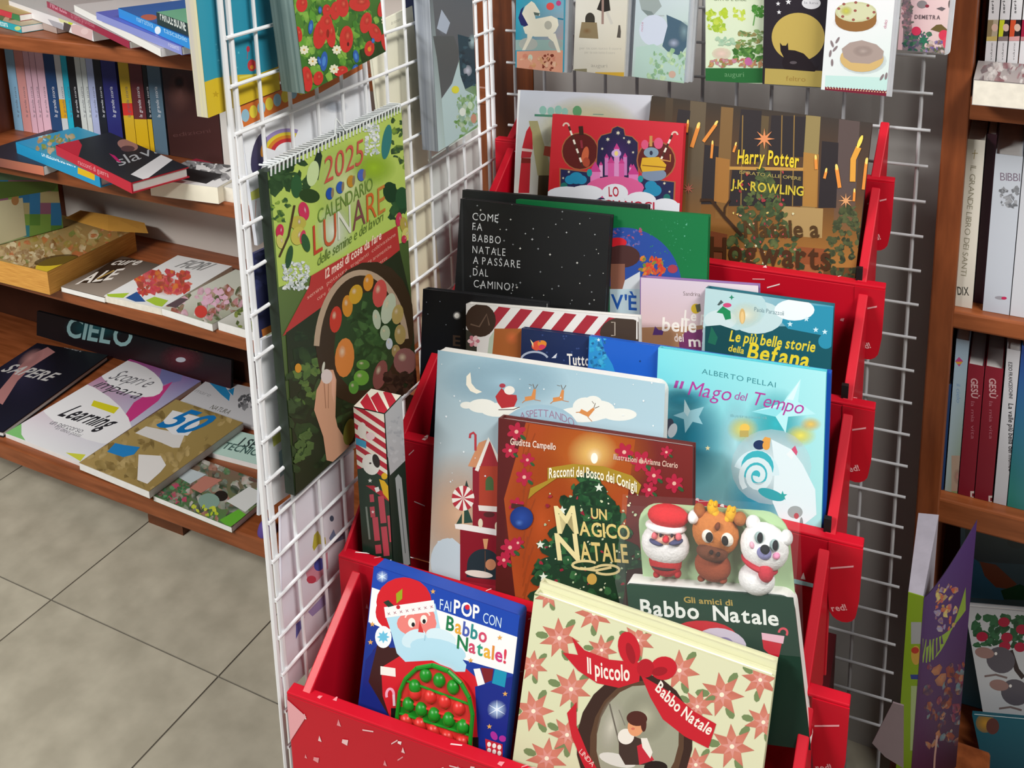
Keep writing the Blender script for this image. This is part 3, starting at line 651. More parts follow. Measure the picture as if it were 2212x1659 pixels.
# -- fourth pocket
def a_asp(A):
    A.bg(['9fbfce', 'a9c8d6', 'c8c0b4', 'bcd0d8']).crop(900, 740, .33746)
    A.ell(270, 1100, 330, 420, 'd8b090', edge='d8b09000'); A.ell(560, 250, 420, 180, '9dbfd0', edge='9dbfd000')
    A.poly([(345, 190), (320, 215), (318, 270), (345, 310), (385, 327), (420, 315), (380, 295), (352, 260)], 'efeada')
    for x, y, rx, ry in ((320, 400, 40, 22), (420, 405, 90, 45), (520, 430, 110, 45), (600, 440, 90, 30)): A.ell(x, y, rx, ry, 'e9eae2')
    for x, y, rx, ry in ((1080, 410, 80, 60), (1130, 390, 60, 50), (1170, 430, 100, 60), (1300, 460, 110, 40), (1060, 460, 160, 50)): A.ell(x, y, rx, ry, 'e6e8e2')
    A.ell(790, 560, 250, 165, '9dbccc'); A.ell(790, 580, 250, 165, 'a0bfd0')
    A.poly([(505, 345), (545, 290), (580, 330), (640, 335), (645, 365), (625, 410), (545, 420), (520, 385)], 'b02f34'); A.ell(595, 305, 34, 28, 'e8e4dc'); A.ell(550, 275, 20, 14, 'a83a4a'); A.line([(525, 430), (620, 428), (660, 412)], 5, '5a4444')
    for x, y, r in ((735, 355, 0), (915, 360, 0), (1085, 455, 35)):
        c, s_ = math.cos(math.radians(r)), math.sin(math.radians(r)); q = lambda a, b: (x + a * c - b * s_, y + a * s_ + b * c)
        A.poly([q(-42, -8), q(0, -14), q(15, -60), q(30, -55), q(25, 8), q(-40, 20)], 'd28a4e'); A.line([q(-40, 15), q(-58, 30)], 5, 'b87844'); A.line([q(20, 10), q(60, 18)], 4, 'b87844'); A.line([q(20, -60), q(10, -90)], 4, '6a5a4c'); A.line([q(25, -60), q(42, -88)], 4, '6a5a4c'); A.line([q(5, -82), q(-15, -88)], 3, '6a5a4c')
    A.text('ASPETTANDO', (660, 497), (1010, 540), 46, '9a7a96', 0, arc=42)
    A.poly([(135, 1270), (230, 1250), (290, 1300), (290, 1520), (130, 1520)], 'c9d6de'); A.ell(200, 1400, 110, 150, 'c3d2dc')
    A.poly([(360, 800), (440, 760), (600, 760), (600, 1200), (360, 1200)], '8e2430'); A.poly([(400, 830), (465, 620), (540, 800), (540, 1000), (400, 1000)], 'a83038'); A.poly([(330, 790), (400, 640), (450, 620), (390, 800)], 'd09068'); A.line([(385, 820), (465, 615), (530, 760)], 24, 'f0ece2')
    A.poly([(405, 790), (540, 790), (540, 1050), (400, 1040)], 'b4442f'); A.ell(468, 895, 26, 40, '4f6a40'); A.rect(442, 895, 494, 945, '4f6a40'); A.poly([(395, 1040), (540, 1050), (540, 1085), (400, 1075)], 'efe6de'); A.ell(465, 1100, 36, 18, '5a2a28')
    A.poly([(280, 1190), (545, 1210), (545, 1620), (280, 1600)], '8a1c2a'); A.ell(430, 1420, 105, 100, '26343c', a0=180, a1=360); A.poly([(325, 1410), (535, 1410), (535, 1520), (320, 1500)], '26343c'); A.poly([(425, 1255), (460, 1255), (450, 1320), (435, 1320)], 'dba070'); A.ell(475, 1420, 34, 36, 'c98a66'); A.line([(440, 1330), (440, 1500)], 5, '6a4a3a'); A.ell(400, 1480, 90, 22, 'e8dcd2', 8)
    A.poly([(245, 1160), (300, 1160), (545, 1200), (545, 1240), (250, 1190)], 'f0ece8'); A.ell(410, 1155, 15, 30, 'e8dcc0'); A.ell(515, 1175, 13, 28, 'e8dcc0')
    A.poly([(320, 880), (345, 960), (300, 960)], '2c4038'); A.poly([(255, 1160), (320, 1040), (360, 1150)], '2e4a3e'); A.line([(299, 1070), (298, 1160)], 13, 'd9b890')
    for k in range(16): A.ell(299, 995, 72, 80, 'f0ebe0' if k % 2 else 'b4323e', n=3, a0=k * 22.5, a1=(k + 1) * 22.5)
    A.line([(378, 690), (378, 590), (365, 575), (345, 585), (342, 610)], 14, 'b83a44'); g = random.Random(5)
    for i in range(40): A.ell(g.uniform(150, 1570), g.uniform(100, 900), g.uniform(3, 7), None, 'e6eef2', n=7)
    A.poly([(280, 1520), (545, 1560), (545, 1700), (250, 1650)], 'a02434')
dbook(1, .050, (946, 756), (1437, 829), .255, .016, 'board_book', 'tall pale blue board book with a gingerbread tower and a flying sleigh', 'e9e7e2', a_asp, r=(.003, .010, .010, .003), page=PAGEW, sp='L', hard=False)
def a_mag(A):
    A.bg(['5c2020', '7a2a28', '4c1812', '3c1a14']).crop(900, 740, .33746)
    A.poly([(700, 510), (1400, 620), (1350, 1000), (1300, 1700), (640, 1700), (560, 1000)], 'a8491f'); A.ell(1130, 720, 420, 330, 'c96a2a', edge='c96a2a00'); A.ell(800, 1150, 240, 520, 'b8501f', edge='b8501f00'); A.ell(1130, 710, 170, 150, 'f3c872', edge='f3c87200'); A.ell(1138, 722, 60, 60, 'fdf3cc', edge='f3d08a00'); A.ell(1138, 740, 22, 34, 'fffbe8')
    for y in range(520, 1700, 60): A.line([(700 + (y % 7) * 10, y), (680 + (y % 5) * 30, y + 200)], 8, '93401a')
    for x, y, s_ in ((640, 570, 60), (600, 690, 50), (710, 750, 46), (690, 860, 56), (640, 1040, 50), (1330, 700, 60), (1440, 760, 70), (1520, 850, 56), (1650, 900, 60), (1600, 700, 40), (1490, 940, 50), (600, 1310, 60), (560, 1390, 50), (650, 1280, 40)):
        A.flower(x, y, s_, 'b02440', 'e0b0a0', 6, x); A.ell(x + s_ * .7, y + s_ * .6, s_ * .4, s_ * .2, '2f5a34', 40, n=8)
    A.poly([(840, 800), (1000, 775), (1200, 790), (1380, 850), (1440, 910), (1420, 970), (1300, 900), (1100, 865), (900, 865), (760, 960), (715, 1000), (730, 930), (840, 880)], 'a5872a')
    A.text('Giuditta Campello', (600, 650), (892, 686), 40, 'e8cfc0', 1, .1); A.text('Illustrazioni di Arianna Cicerio', (1260, 745), (1672, 802), 34, 'd8b4a4', 1, .1)
    for y, r in ((900, 60), (960, 110), (1040, 170), (1120, 220), (1220, 270), (1320, 320), (1420, 350), (1520, 380), (1620, 400)): A.ell(1110, y, r, 80, '1d3a26'); A.scatter(12, (1110 - r, y - 50, 1110 + r, y + 50), ['2a5a34', '1f4a2c', '35683c', '16301f'], 24, 50, y)
    A.scatter(40, (800, 950, 1420, 1640), ['c8d0a8', '9fb890', 'e0e0c0'], 5, 13, 4, .9); A.scatter(12, (800, 950, 1400, 1640), ['a02a3a', '8a2234'], 14, 24, 6, .5)
    for x, y in ((1170, 925), (935, 1070), (795, 1290), (815, 1495)): A.star(x, y, 30, 'dfe8d8')
    A.line([(685, 1050), (610, 1040)], 30, '4a2a24'); A.ell(675, 1120, 74, 74, '2a4a9a', edge='1c3478'); A.ell(660, 1150, 30, 24, '4f74c4', edge='4f74c400')
    A.text('Racconti del Bosco dei Conigli', (850, 865), (1412, 955), 62, 'f4ecd2', 1, 0, arc=44)
    A.text('UN', (1120, 1120), (1222, 1132), 62, 'd9c27a', 1); A.text('M', (905, 1215), (1040, 1215), 165, 'e6d9a0', 1); A.text('AGICO', (1045, 1228), (1370, 1258), 84, 'dcc67c', 1); A.text('N', (905, 1385), (1050, 1390), 160, 'e6d9a0', 1); A.text('ATALE', (1055, 1385), (1360, 1405), 110, 'd9c27a', 1)
    A.arc(1080, 1420, 80, 26, 30, 330, 16, 'd8c890'); A.arc(1220, 1450, 80, 30, -150, 150, 16, 'd8c890'); A.line([(1050, 1440), (1150, 1455), (1250, 1435)], 16, 'd8c890'); A.ell(1125, 1510, 32, 36, 'c9a24e')
    A.poly([(1350, 1450), (1500, 1430), (1500, 1700), (1320, 1700)], '3a1a16')
dbook(1, .032, (1077, 903), (1497, 965), .235, .014, 'picture_book', 'dark red and green picture book titled UN MAGICO NATALE with a Christmas tree', '5c2220', a_mag)

# soft-toy book with three finger puppets
def puppet_book():
    f = tier(1, .0).sub((1353, 1262), (1714, 1290), .016); w = f.w; th = .022; h = (f.o.z + w * min(0, f.e1.z) - (CAMZ + TZ(1) - .060)) / f.e2.z
    root = thing('puppet_book', 'dark green shrink-wrapped board book with three plush puppets standing on top', 'book', f.pt(w / 2, -h, -th / 2), 'books on the red display')
    mb = MB().prism([f.pt(a, b, 0) for a, b in rpoly(w, h, (.003, .012, .003, .003))], f.n * .003); mb.build('cover', cov('14382c'), root)
    MB().prism([f.pt(a, b + .001, -.003) for a, b in rpoly(w, h, (.003, .012, .003, .003))], f.n * (th - .003)).build('page_block', PAGEW, root)
    # back card with rounded top, behind the puppets
    fb = tier(1, .0).sub((1376, 1085), (1701, 1108), -.002); wb = fb.w
    MB().prism([fb.pt(a, b, 0) for a, b in rpoly(wb, .175, (.022, .022, 0, 0))], fb.n * .002).build('back_card', cov('b4d2a4'), root)
    A = Art(f, w, h); A.bg(['17402f', '143829', '10281f', '0f2a20']).crop(1300, 1000, .30134)
    A.ell(740, 1230, 230, 100, 'c0202e', 5); A.ell(860, 1290, 180, 105, 'c8bfd0', 12); A.ell(890, 1290, 60, 40, '8a80aa', 20); A.poly([(1145, 1215), (1310, 1240), (1300, 1295), (1150, 1265)], 'e0b0c0'); A.poly([(1150, 1265), (1290, 1295), (1270, 1390), (1200, 1370), (1160, 1330)], 'c01c30'); A.arc(1300, 1215, 30, 30, 180, 400, 16, 'd04a5a')
    A.text('Gli amici di', (590, 998), (940, 1022), 40, 'a8904a', 1); A.text('Babbo', (280, 1085), (700, 1118), 105, 'e3e7e2', 1, .05); A.text('Natale', (800, 1125), (1270, 1165), 100, 'e3e7e2', 1, .05)
    A.build('cover_print', root)
    ax = (fb.e1, fb.e2, fb.n)
    def at(x, y, d): # crop D4 pixel on a plane d in front of the back card
        g = Fr(fb.o + fb.n * d, fb.e1, fb.e2); return g.pt(*g.st(1300 + x * .30134, 1000 + y * .30134))
    S = .30134 * (at(800, 600, .008) - at(700, 600, .008)).length / 100 / .30134
    def lump(name, x, y, rx, ry, rz, col, par, d=.010, rot=0, fuzz=True):
        r = math.radians(-rot); a1 = fb.e1 * math.cos(r) + fb.e2 * math.sin(r); a2 = fb.e2 * math.cos(r) - fb.e1 * math.sin(r)
        return MB().ball(at(x, y, d), rx * S, ry * S, rz, (a1, a2, fb.n), 20, 12).build(name, mat('plush_' + col, col, .9, noise=.10, scale=400, bump=.35), par, True)
    def pup(name): 
        e = bpy.data.objects.new(name, None); COL.objects.link(e); e.parent = root; e.location = (0, 0, 0); return e
    p = lump('santa_puppet', 455, 700, 120, 110, .009, 'c02a2c', root)
    lump('belt', 455, 735, 108, 22, .0098, '3a2420', p); lump('beard', 455, 580, 175, 145, .013, 'f2f0f0', p); lump('face', 460, 525, 120, 52, .0125, 'e8b49c', p, .0125)
    lump('hat', 475, 380, 148, 78, .014, 'd4222a', p, .011, 4); lump('hat_brim', 460, 452, 150, 42, .015, 'f4f2f2', p, .011, 4); lump('pompom', 660, 385, 40, 42, .011, 'f4f2f2', p, .012)
    lump('moustache', 395, 565, 55, 20, .006, '4a4c74', p, .0205, 12); lump('moustache', 530, 565, 55, 20, .006, '4a4c74', p, .0205, -12); lump('nose', 462, 545, 26, 24, .006, 'd83040', p, .022)
    lump('cheek', 378, 522, 20, 24, .004, 'e2707a', p, .0225); lump('cheek', 550, 530, 22, 24, .004, 'e2707a', p, .0225); lump('eye', 422, 517, 10, 13, .003, '2c2430', p, .024); lump('eye', 503, 520, 10, 13, .003, '2c2430', p, .024)
    lump('foot', 395, 795, 26, 22, .006, 'b02428', p); lump('foot', 545, 795, 24, 26, .006, 'b02428', p)
    p = lump('reindeer_puppet', 795, 735, 128, 110, .010, '9a4a2c', root, .010, 4)
    lump('head', 815, 500, 165, 150, .014, 'c8793a', p, .010, 8); lump('muzzle', 790, 640, 110, 58, .010, '6a3a22', p, .019, 6); lump('nostril', 785, 640, 14, 14, .003, '2c1812', p, .029); lump('nostril', 835, 655, 14, 14, .003, '2c1812', p, .029)
    for x, y in ((760, 525), (900, 550)): lump('eye_white', x, y, 42, 46, .004, 'efe6d8', p, .0225, 8); lump('eye', x + (10 if x < 800 else -14), y + 6, 26, 34, .004, '1c1410', p, .0245, 8)
    lump('ear', 705, 345, 40, 55, .008, 'a8602e', p, .009, -25); lump('ear', 990, 400, 45, 45, .008, 'b06a34', p, .009, 30)
    for x, y, r in ((795, 330, -10), (925, 370, 14)):
        lump('antler', x, y, 38, 55, .006, 'eab21e', p, .010, r); lump('antler', x + (20 if x < 800 else -25), y + 30, 34, 26, .006, 'eab21e', p, .0105, 40 if x < 800 else -40)
        lump('antler', x - 12, y - 42, 16, 22, .005, 'eab21e', p, .010, r); lump('antler', x + 22, y - 36, 14, 20, .005, 'eab21e', p, .010, r)
    lump('forehead_mark', 830, 455, 18, 28, .004, '7a3c1c', p, .0225, 20); lump('foot', 715, 825, 28, 18, .006, '8a3e24', p); lump('foot', 870, 840, 28, 18, .006, '8a3e24', p)
    p = lump('polar_bear_puppet', 1110, 830, 125, 105, .014, 'eeeeee', root, .012)
    lump('head', 1165, 600, 165, 160, .016, 'f4f4f4', p, .013, 8); lump('ear', 1085, 430, 50, 50, .009, 'efefef', p, .010); lump('ear', 1325, 535, 42, 50, .009, 'e6e6e6', p, .010)
    lump('muzzle', 1165, 640, 52, 48, .007, '8f8fc0', p, .026); lump('nose', 1170, 620, 32, 28, .005, '14141c', p, .031)
    for x, y in ((1130, 535), (1240, 590)): lump('eye_white', x - 2, y, 32, 40, .0035, '9fb8b8', p, .0265, 8); lump('eye', x + 4, y, 21, 34, .004, '14141c', p, .0275, 8)
    lump('cheek', 1080, 588, 20, 26, .0035, 'f0b4c8', p, .0255); lump('cheek', 1250, 665, 26, 24, .0035, 'f09cc0', p, .0255)
    lump('scarf', 1130, 720, 130, 36, .016, 'c02c3c', p, .012, 22); lump('scarf_end', 1175, 790, 52, 60, .006, 'c43040', p, .024, 4)
    M = bpy.data.materials.new('clear_plastic_wrap'); M.use_nodes = True; b = M.node_tree.nodes['Principled BSDF']
    b.inputs['Alpha'].default_value = .04; b.inputs['Roughness'].default_value = .12; b.inputs['Base Color'].default_value = (.9, .95, .95, 1); b.inputs['Coat Weight'].default_value = .5
    q = [at(150, 225, .002), at(1420, 300, .002), at(150, 300, .040), at(1420, 380, .042), f.pt(-.003, .012, .024), f.pt(w + .006, .012, .024), f.pt(-.003, -.05, .004), f.pt(w + .004, -.05, .004)]
    mb = MB(); mb.v += q; mb.f += [(2, 3, 1, 0), (4, 5, 3, 2), (6, 7, 5, 4), (1, 3, 5, 7), (0, 6, 4, 2)]; mb.build('plastic_wrap', M, root)
puppet_book()

# -- fifth pocket, lowest
def a_pop(A):
    A.bg(['1b41a4', '1d44a8', '141f6c', '17277c']).crop(600, 1150, .30675)
    A.poly([(665, 380), (1700, 740), (1675, 1000), (1150, 850), (640, 630)], 'f2f3f4'); A.poly([(690, 240), (1715, 590), (1700, 740), (660, 385)], '1c46ac')
    A.ell(890, 490, 195, 175, 'cf1f2b', 0); A.ell(800, 560, 110, 120, 'cf1f2b'); A.ell(740, 1040, 115, 260, '3c1c1c'); A.ell(810, 880, 70, 70, '3c1c1c')
    A.poly([(730, 950), (860, 870), (1100, 880), (1330, 960), (1430, 1050), (1430, 1420), (1400, 1660), (800, 1660), (800, 1330), (740, 1150)], 'd0202c'); A.poly([(1390, 1085), (1700, 1000), (1640, 1640), (1420, 1640)], '172a86'); A.poly([(620, 900), (700, 800), (640, 1050), (800, 1320), (800, 1400), (570, 1310)], '18267a')
    A.poly([(760, 585), (1110, 500), (1150, 700), (1330, 930), (1320, 980), (1250, 980), (1090, 900), (900, 910), (840, 850), (800, 700)], 'b4dced'); A.ell(980, 640, 140, 90, 'e9837c'); A.ell(1050, 600, 60, 70, 'e9837c'); A.ell(960, 745, 90, 60, 'cfe8f2', -25); A.ell(1150, 740, 110, 60, 'd3eaf3', 20); A.ell(1130, 830, 200, 80, 'b4dced', 12)
    A.ell(945, 635, 26, 34, 'f4efe6'); A.ell(1030, 612, 24, 32, 'f4efe6'); A.ell(955, 648, 12, 16, '1c1c20'); A.ell(1032, 625, 12, 16, '1c1c20'); A.poly([(1000, 620), (990, 700), (1030, 705)], 'd23c3c'); A.arc(940, 600, 40, 30, 180, 300, 10, 'f4e8e0'); A.arc(1035, 585, 36, 28, 240, 360, 10, 'f4e8e0')
    A.poly([(750, 525), (1100, 475), (1110, 555), (760, 600)], 'f0f0f0')
    for k in range(8): A.text('x', (775 + k * 43, 582 - k * 7), (797 + k * 43, 578 - k * 7), 26, 'a0445a')
    A.poly([(835, 430), (880, 395), (878, 465), (838, 500)], '9aa41e'); A.poly([(745, 490), (780, 475), (820, 515), (780, 525)], '25382c'); A.ell(850, 525, 14, 14, 'c02030')
    A.ell(745, 735, 58, 78, 'eef3f6'); A.star(745, 735, 46, '6cc0e0', 8, .55)
    A.poly([(725, 940), (830, 955), (832, 1015), (725, 1000)], 'f1ede6'); A.poly([(1380, 960), (1425, 955), (1460, 1065), (1410, 1080)], 'f1f1f0'); A.poly([(1430, 950), (1520, 960), (1510, 1040), (1460, 1060)], '7a2028'); A.poly([(1530, 960), (1615, 985), (1600, 1090), (1510, 1060)], '1a92b4')
    A.arc(793, 1140, 26, 40, 150, 360, 18, 'f0a8c0'); A.line([(818, 1140), (822, 1220)], 18, 'f0d0dc')
    A.line([(1040, 720), (1035, 760)], 5, '9cc8dc')
    A.text('FAI', (1142, 540), (1222, 560), 70, 'd8ecf8'); A.text('POP', (1240, 565), (1420, 612), 88, 'fbf8f4', 1, back='e4e4ec'); A.ell(1337, 525, 17, 19, 'd82838'); A.text('CON', (1445, 632), (1572, 672), 68, 'cfe6f6')
    A.text('Babbo', (1185, 680), (1470, 778), 90, '1e6a4a', 1, 0, cols=['1e7a4a', 'e8a83a', '4a5cb0', '2e8a8a', 'd04a6a']); A.text('Natale!', (1262, 812), (1608, 922), 88, '1e6a4a', 1, cols=['1e7a4a', 'd04a6a', '2e9a7a', 'e8b03a', 'e08a3a', 'd03c7a', 'd83c50'])
    g = random.Random(8)
    for x, y in ((668, 645), (655, 772), (1095, 415), (1565, 740), (1603, 1135), (1492, 1365), (740, 1375), (1360, 900)): A.star(x, y, 20, 'e0a85a')
    for x, y, r in ((737, 310, 44), (637, 1285, 40), (1545, 1245, 70)): A.ell(x, y, r, r, 'bcd8ff', edge='bcd8ff00'); A.star(x, y, r, 'e6f2ff', 6, .12)
    A.poly([(1462, 1450), (1585, 1490), (1585, 1635), (1475, 1600)], 'c42838')
    for k in range(9): A.ell(1490 + (k % 3) * 36, 1490 + (k // 3) * 42 + (k % 3) * 10, 14, 18, 'f4ece8', n=10)
    A.ell(1525, 1430, 22, 34, 'b0309a', -30); A.ell(1585, 1450, 26, 22, 'b0309a', 20); A.rect(800, 1235, 860, 1310, '1c1414'); A.rect(1375, 1440, 1415, 1540, '1c1414')
f = tier(0, .032).sub((808, 1222), (1123, 1329)); hp_ = (f.o.z + f.w * min(0, f.e1.z) - (CAMZ + TZ(0) - .062)) / f.e2.z
pop = book('pop_toy_book', 'blue board book FAI POP CON Babbo Natale with a green and red bubble popper', f, f.w, hp_, .020, '1b3c9c', a_pop, r=(.002, .004, .004, .002), group='books on the red display', hard=False, page=cov('2450b4'))
def popper():
    cr = lambda x, y: (600 + x * .30675, 1150 + y * .30675)
    P = lambda x, y, d=.0: Fr(f.o + f.n * d, f.e1, f.e2).pt(*f.st(*cr(x, y)), 0)
    out = [(845, 1420), (880, 1100), (920, 1010), (1000, 935), (1110, 915), (1220, 955), (1310, 1040), (1365, 1140), (1390, 1260), (1360, 1620)]
    gm = mat('green_silicone', '1c8a22', .35, noise=.05); rm = mat('red_silicone', 'd3312c', .35, noise=.05)
    fr = MB(); ring = [P(x, y, .0052) for x, y in out] + [P(1355, 1780, .0052), P(820, 1640, .0052)]
    fr.prism(ring[::-1], f.n * .0052); tray = fr.build('popper_tray', rm, pop)
    for k in range(len(out) - 1):
        a, b = P(*out[k], .0062), P(*out[k + 1], .0062); MB().tube(a, b, .0022).build('popper_rim', gm, tray)
    for (x0, y0, x1, y1) in ((915, 1020, 1370, 1190), (870, 1150, 1385, 1330), (870, 1250, 1385, 1410), (862, 1360, 1375, 1530), (850, 1440, 1365, 1610)):
        MB().tube(P(x0, y0, .0058), P(x1, y1, .0058), .0012).build('popper_bar', gm if y0 < 1100 or y0 > 1200 else rm, tray)
    rows = [([(1060, 985), (1155, 1020), (1252, 1068)], gm), ([(985, 1065)], gm), ([(985, 1110), (1092, 1135), (1192, 1170), (1292, 1215)], rm), ([(940, 1190), (1030, 1225), (1120, 1262), (1222, 1295), (1320, 1345)], gm), ([(922, 1305), (1018, 1330), (1112, 1375), (1210, 1420), (1312, 1455)], rm), ([(905, 1405), (1010, 1450), (1110, 1500), (1212, 1545), (1312, 1590)], gm)]
    for pts, mm in rows:
        for x, y in pts: MB().ball(P(x, y, .0050), .0068, .0072, .0060, (f.e1, f.e2, f.n), 14, 6, math.pi / 2).build('pop_bubble', mm, tray, True)
    for (y0, y1) in ((1185, 1300), (1395, 1490)):
        pass
    for (a, b, c, d) in (((862, 1200), (1385, 1350), (1382, 1400), (860, 1250)), ((850, 1400), (1365, 1560), (1362, 1620), (846, 1450))):
        MB().prism([P(*q, .0056) for q in (d, c, b, a)], f.n * .0006).build('popper_band', gm, tray)
popper()
def a_pic(A):
    A.bg(['d9dcb8', 'dcdcba', 'd2d4ae', 'd6d6b4']).crop(1100, 1200, .33906)
    g = random.Random(12); c1, c2 = 'cf7f6c', 'c26f5e'
    for x, y, r, ro in ((320, 525, 118, 10), (540, 370, 110, 30), (155, 990, 120, 0), (395, 850, 120, 20), (1085, 730, 120, 12), (1355, 885, 130, 5), (1420, 1215, 130, 10), (240, 1290, 120, 20), (1600, 790, 110, 40), (1620, 1060, 110, 15), (820, 540, 100, 25), (150, 700, 90, 20), (370, 1140, 110, 30), (590, 600, 90, 10), (1200, 960, 100, 30), (250, 250, 80, 10), (1190, 1330, 100, 10)):
        for k in range(3): t = math.radians(ro + 120 * k + 60); A.ell(x + r * .95 * math.cos(t), y + r * .95 * math.sin(t), r * .36, r * .2, '74875a', math.degrees(t), n=8)
        A.star(x, y, r * 1.12, c1, 7, .48, ro, edge=c2); A.star(x, y, r * .55, 'd9958a', 7, .4, ro + 25); A.ell(x, y, r * .12, None, 'f2ead0', n=8)
    A.ell(800, 1180, 370, 440, '3a2620', 8); A.ell(815, 1190, 300, 400, '59402f', 8); A.ell(820, 1170, 262, 350, '9c9c88', 8); A.ell(870, 1020, 160, 180, 'b9b7a0', edge='9c9c8800'); A.ell(650, 1090, 90, 200, 'c8c4b4', edge='c8c4b400', rot=10)
    A.line([(640, 940), (700, 1180), (760, 1300)], 10, '6a645a'); A.line([(700, 980), (740, 1080)], 6, '7a746a')
    A.ell(690, 1300, 120, 40, 'd6d4cc', 15); A.poly([(700, 1180), (800, 1150), (880, 1180), (920, 1330), (740, 1330), (700, 1260)], '40302a'); A.poly([(815, 1210), (860, 1190), (925, 1300), (830, 1330)], 'c02838'); A.ell(745, 1150, 52, 50, 'e8e2d8'); A.poly([(840, 1160), (880, 1160), (915, 1250), (900, 1290), (850, 1220)], 'e8e2d8'); A.ell(935, 1345, 75, 40, '241a18')
    A.ell(808, 1085, 52, 64, 'e09a6e', 10); A.ell(815, 1035, 66, 48, '4e2620', 5); A.ell(858, 1070, 18, 50, '4e2620'); A.ell(790, 1100, 12, 8, 'd0705a')
    r = 'c4202e'
    A.poly([(400, 515), (480, 600), (640, 660), (840, 680), (830, 800), (700, 840), (560, 810), (440, 730), (340, 615), (440, 630)], r); A.poly([(840, 760), (910, 800), (1050, 880), (1180, 990), (1320, 1070), (1270, 1225), (1120, 1150), (980, 1040), (900, 900)], r)
    A.ell(765, 590, 68, 110, r, -14); A.ell(985, 715, 85, 75, r, -10); A.ell(870, 715, 55, 60, 'b31c2a'); A.ell(775, 620, 26, 70, '9e1a26', -16); A.ell(960, 735, 50, 28, '9e1a26', -10)
    A.poly([(430, 930), (370, 1000), (400, 1150), (470, 1320), (520, 1420), (600, 1420), (500, 1250), (430, 1080)], r)
    A.text('Il piccolo', (500, 742), (770, 792), 92, 'f0e8dc', 1, 0, arc=-16); A.text('Babbo Natale', (930, 850), (1275, 1140), 66, 'f0e8dc', 1, 0, arc=-24); A.text('LINDA', (445, 1250), (530, 1345), 30, 'e8d0c8')
def a_pic2(A): A.bg(['dcdcb8', 'd8d8b4', 'd2d4ae', 'd6d6b4'])
dbook(0, .036, (1167, 1257), (1678, 1432), .215, .010, 'picture_book', 'second copy of the cream poinsettia picture book, only its top edge showing', 'd6d6b2', a_pic2)
dbook(0, .022, (1155, 1281), (1673, 1463), .205, .012, 'picture_book', 'cream picture book patterned with poinsettias, red ribbon title Il piccolo Babbo Natale', 'd6d6b2', a_pic)

# -- candy striped gift box beside the calendar
def candy_box():
    v0, v1, ul, ur, zt, zb = .842, .879, -.554, -.5162, -.615, TZ(1) - .060
    root = thing('gift_box', 'tall narrow dark green box with a red and white candy striped top', 'box', uvz((ul + ur) / 2, (v0 + v1) / 2, zb))
    MB().box(uvz(ul, v0, zb), eu * (ur - ul), ev * (v1 - v0), ez * (zt - zb)).build('body', cov('1f3428'), root, bevel=.0006)
    # front
    f = Fr(uvz(ul, v0, zt), eu, ez); A = Art(f, ur - ul, zt - zb, .0008); A.bg(['21382b'] * 4, 2).crop(740, 820, .25316)
    A.poly([(80, 230), (360, 270), (400, 810), (130, 770)], 'e9e4d6')
    for k in range(8): y = 180 + k * 85; A.poly([(80, y), (80, y + 42), (400, y + 262), (400, y + 212)], 'b52438')
    A.poly([(130, 760), (200, 745), (300, 820), (400, 810), (420, 900), (120, 900)], '21382b')
    A.ell(170, 430, 38, 70, 'e6e2da'); A.poly([(115, 490), (205, 525), (205, 585), (118, 550)], '3a98c0'); A.ell(240, 480, 40, 34, 'e8ccd0'); A.ell(245, 720, 72, 92, 'e9e8e2', -20); A.ell(290, 690, 30, 60, '2a2422', -15); A.ell(240, 710, 10, 8, '3a3030')
    A.poly([(315, 845), (360, 860), (410, 930), (418, 1050), (350, 970)], 'e0b020'); A.ell(360, 820, 26, 28, 'e0b020'); A.star(238, 858, 20, 'e6e6e0', 5); A.poly([(275, 920), (310, 910), (320, 945), (290, 960)], 'e9e9e4')
    for x, y0, y1, w in ((250, 975, 1040, 36), (255, 1080, 1170, 40), (280, 1170, 1370, 48), (330, 990, 1220, 50), (355, 1250, 1500, 50), (405, 1155, 1380, 44), (305, 1405, 1480, 50)): A.line([(x, y0), (x + (y1 - y0) * .1, y1)], w, 'c04a58')
    A.line([(205, 1080), (235, 1360)], 16, '7d8a80'); A.star(262, 1125, 16, 'e8e0dc')
    A.build('front_print', root)
    f = Fr(uvz(ur, v0, zt), ev, ez); A = Art(f, v1 - v0, zt - zb, .0008); A.bg(['1d3026'] * 4, 2).crop(740, 820, .25316)
    A.poly([(340, 280), (510, 130), (560, 660), (400, 815)], 'b9babd'); A.scatter(20, (380, 300, 530, 700), ['a9abb0', 'c4c5c8'], 16, 40, 3); A.poly([(443, 840), (470, 805), (498, 840), (570, 1570), (545, 1590), (515, 1580)], 'a9b0b0'); A.line([(478, 930), (530, 1480)], 6, '5a6464')
    A.build('side_print', root)
    f = Fr(uvz(ul, v1, zt), eu, ev); A = Art(f, ur - ul, v1 - v0, .0008); A.bg(['e9e4d6'] * 4, 2).crop(740, 820, .25316)
    for x in (150, 240, 345): A.poly([(x, 200 - (x - 150) * .45), (x + 60, 120 - (x - 150) * .1), (x + 160, 310 - (x - 150) * .2), (x + 90, 330)], 'b52438')
    A.build('lid_print', root)
candy_box()

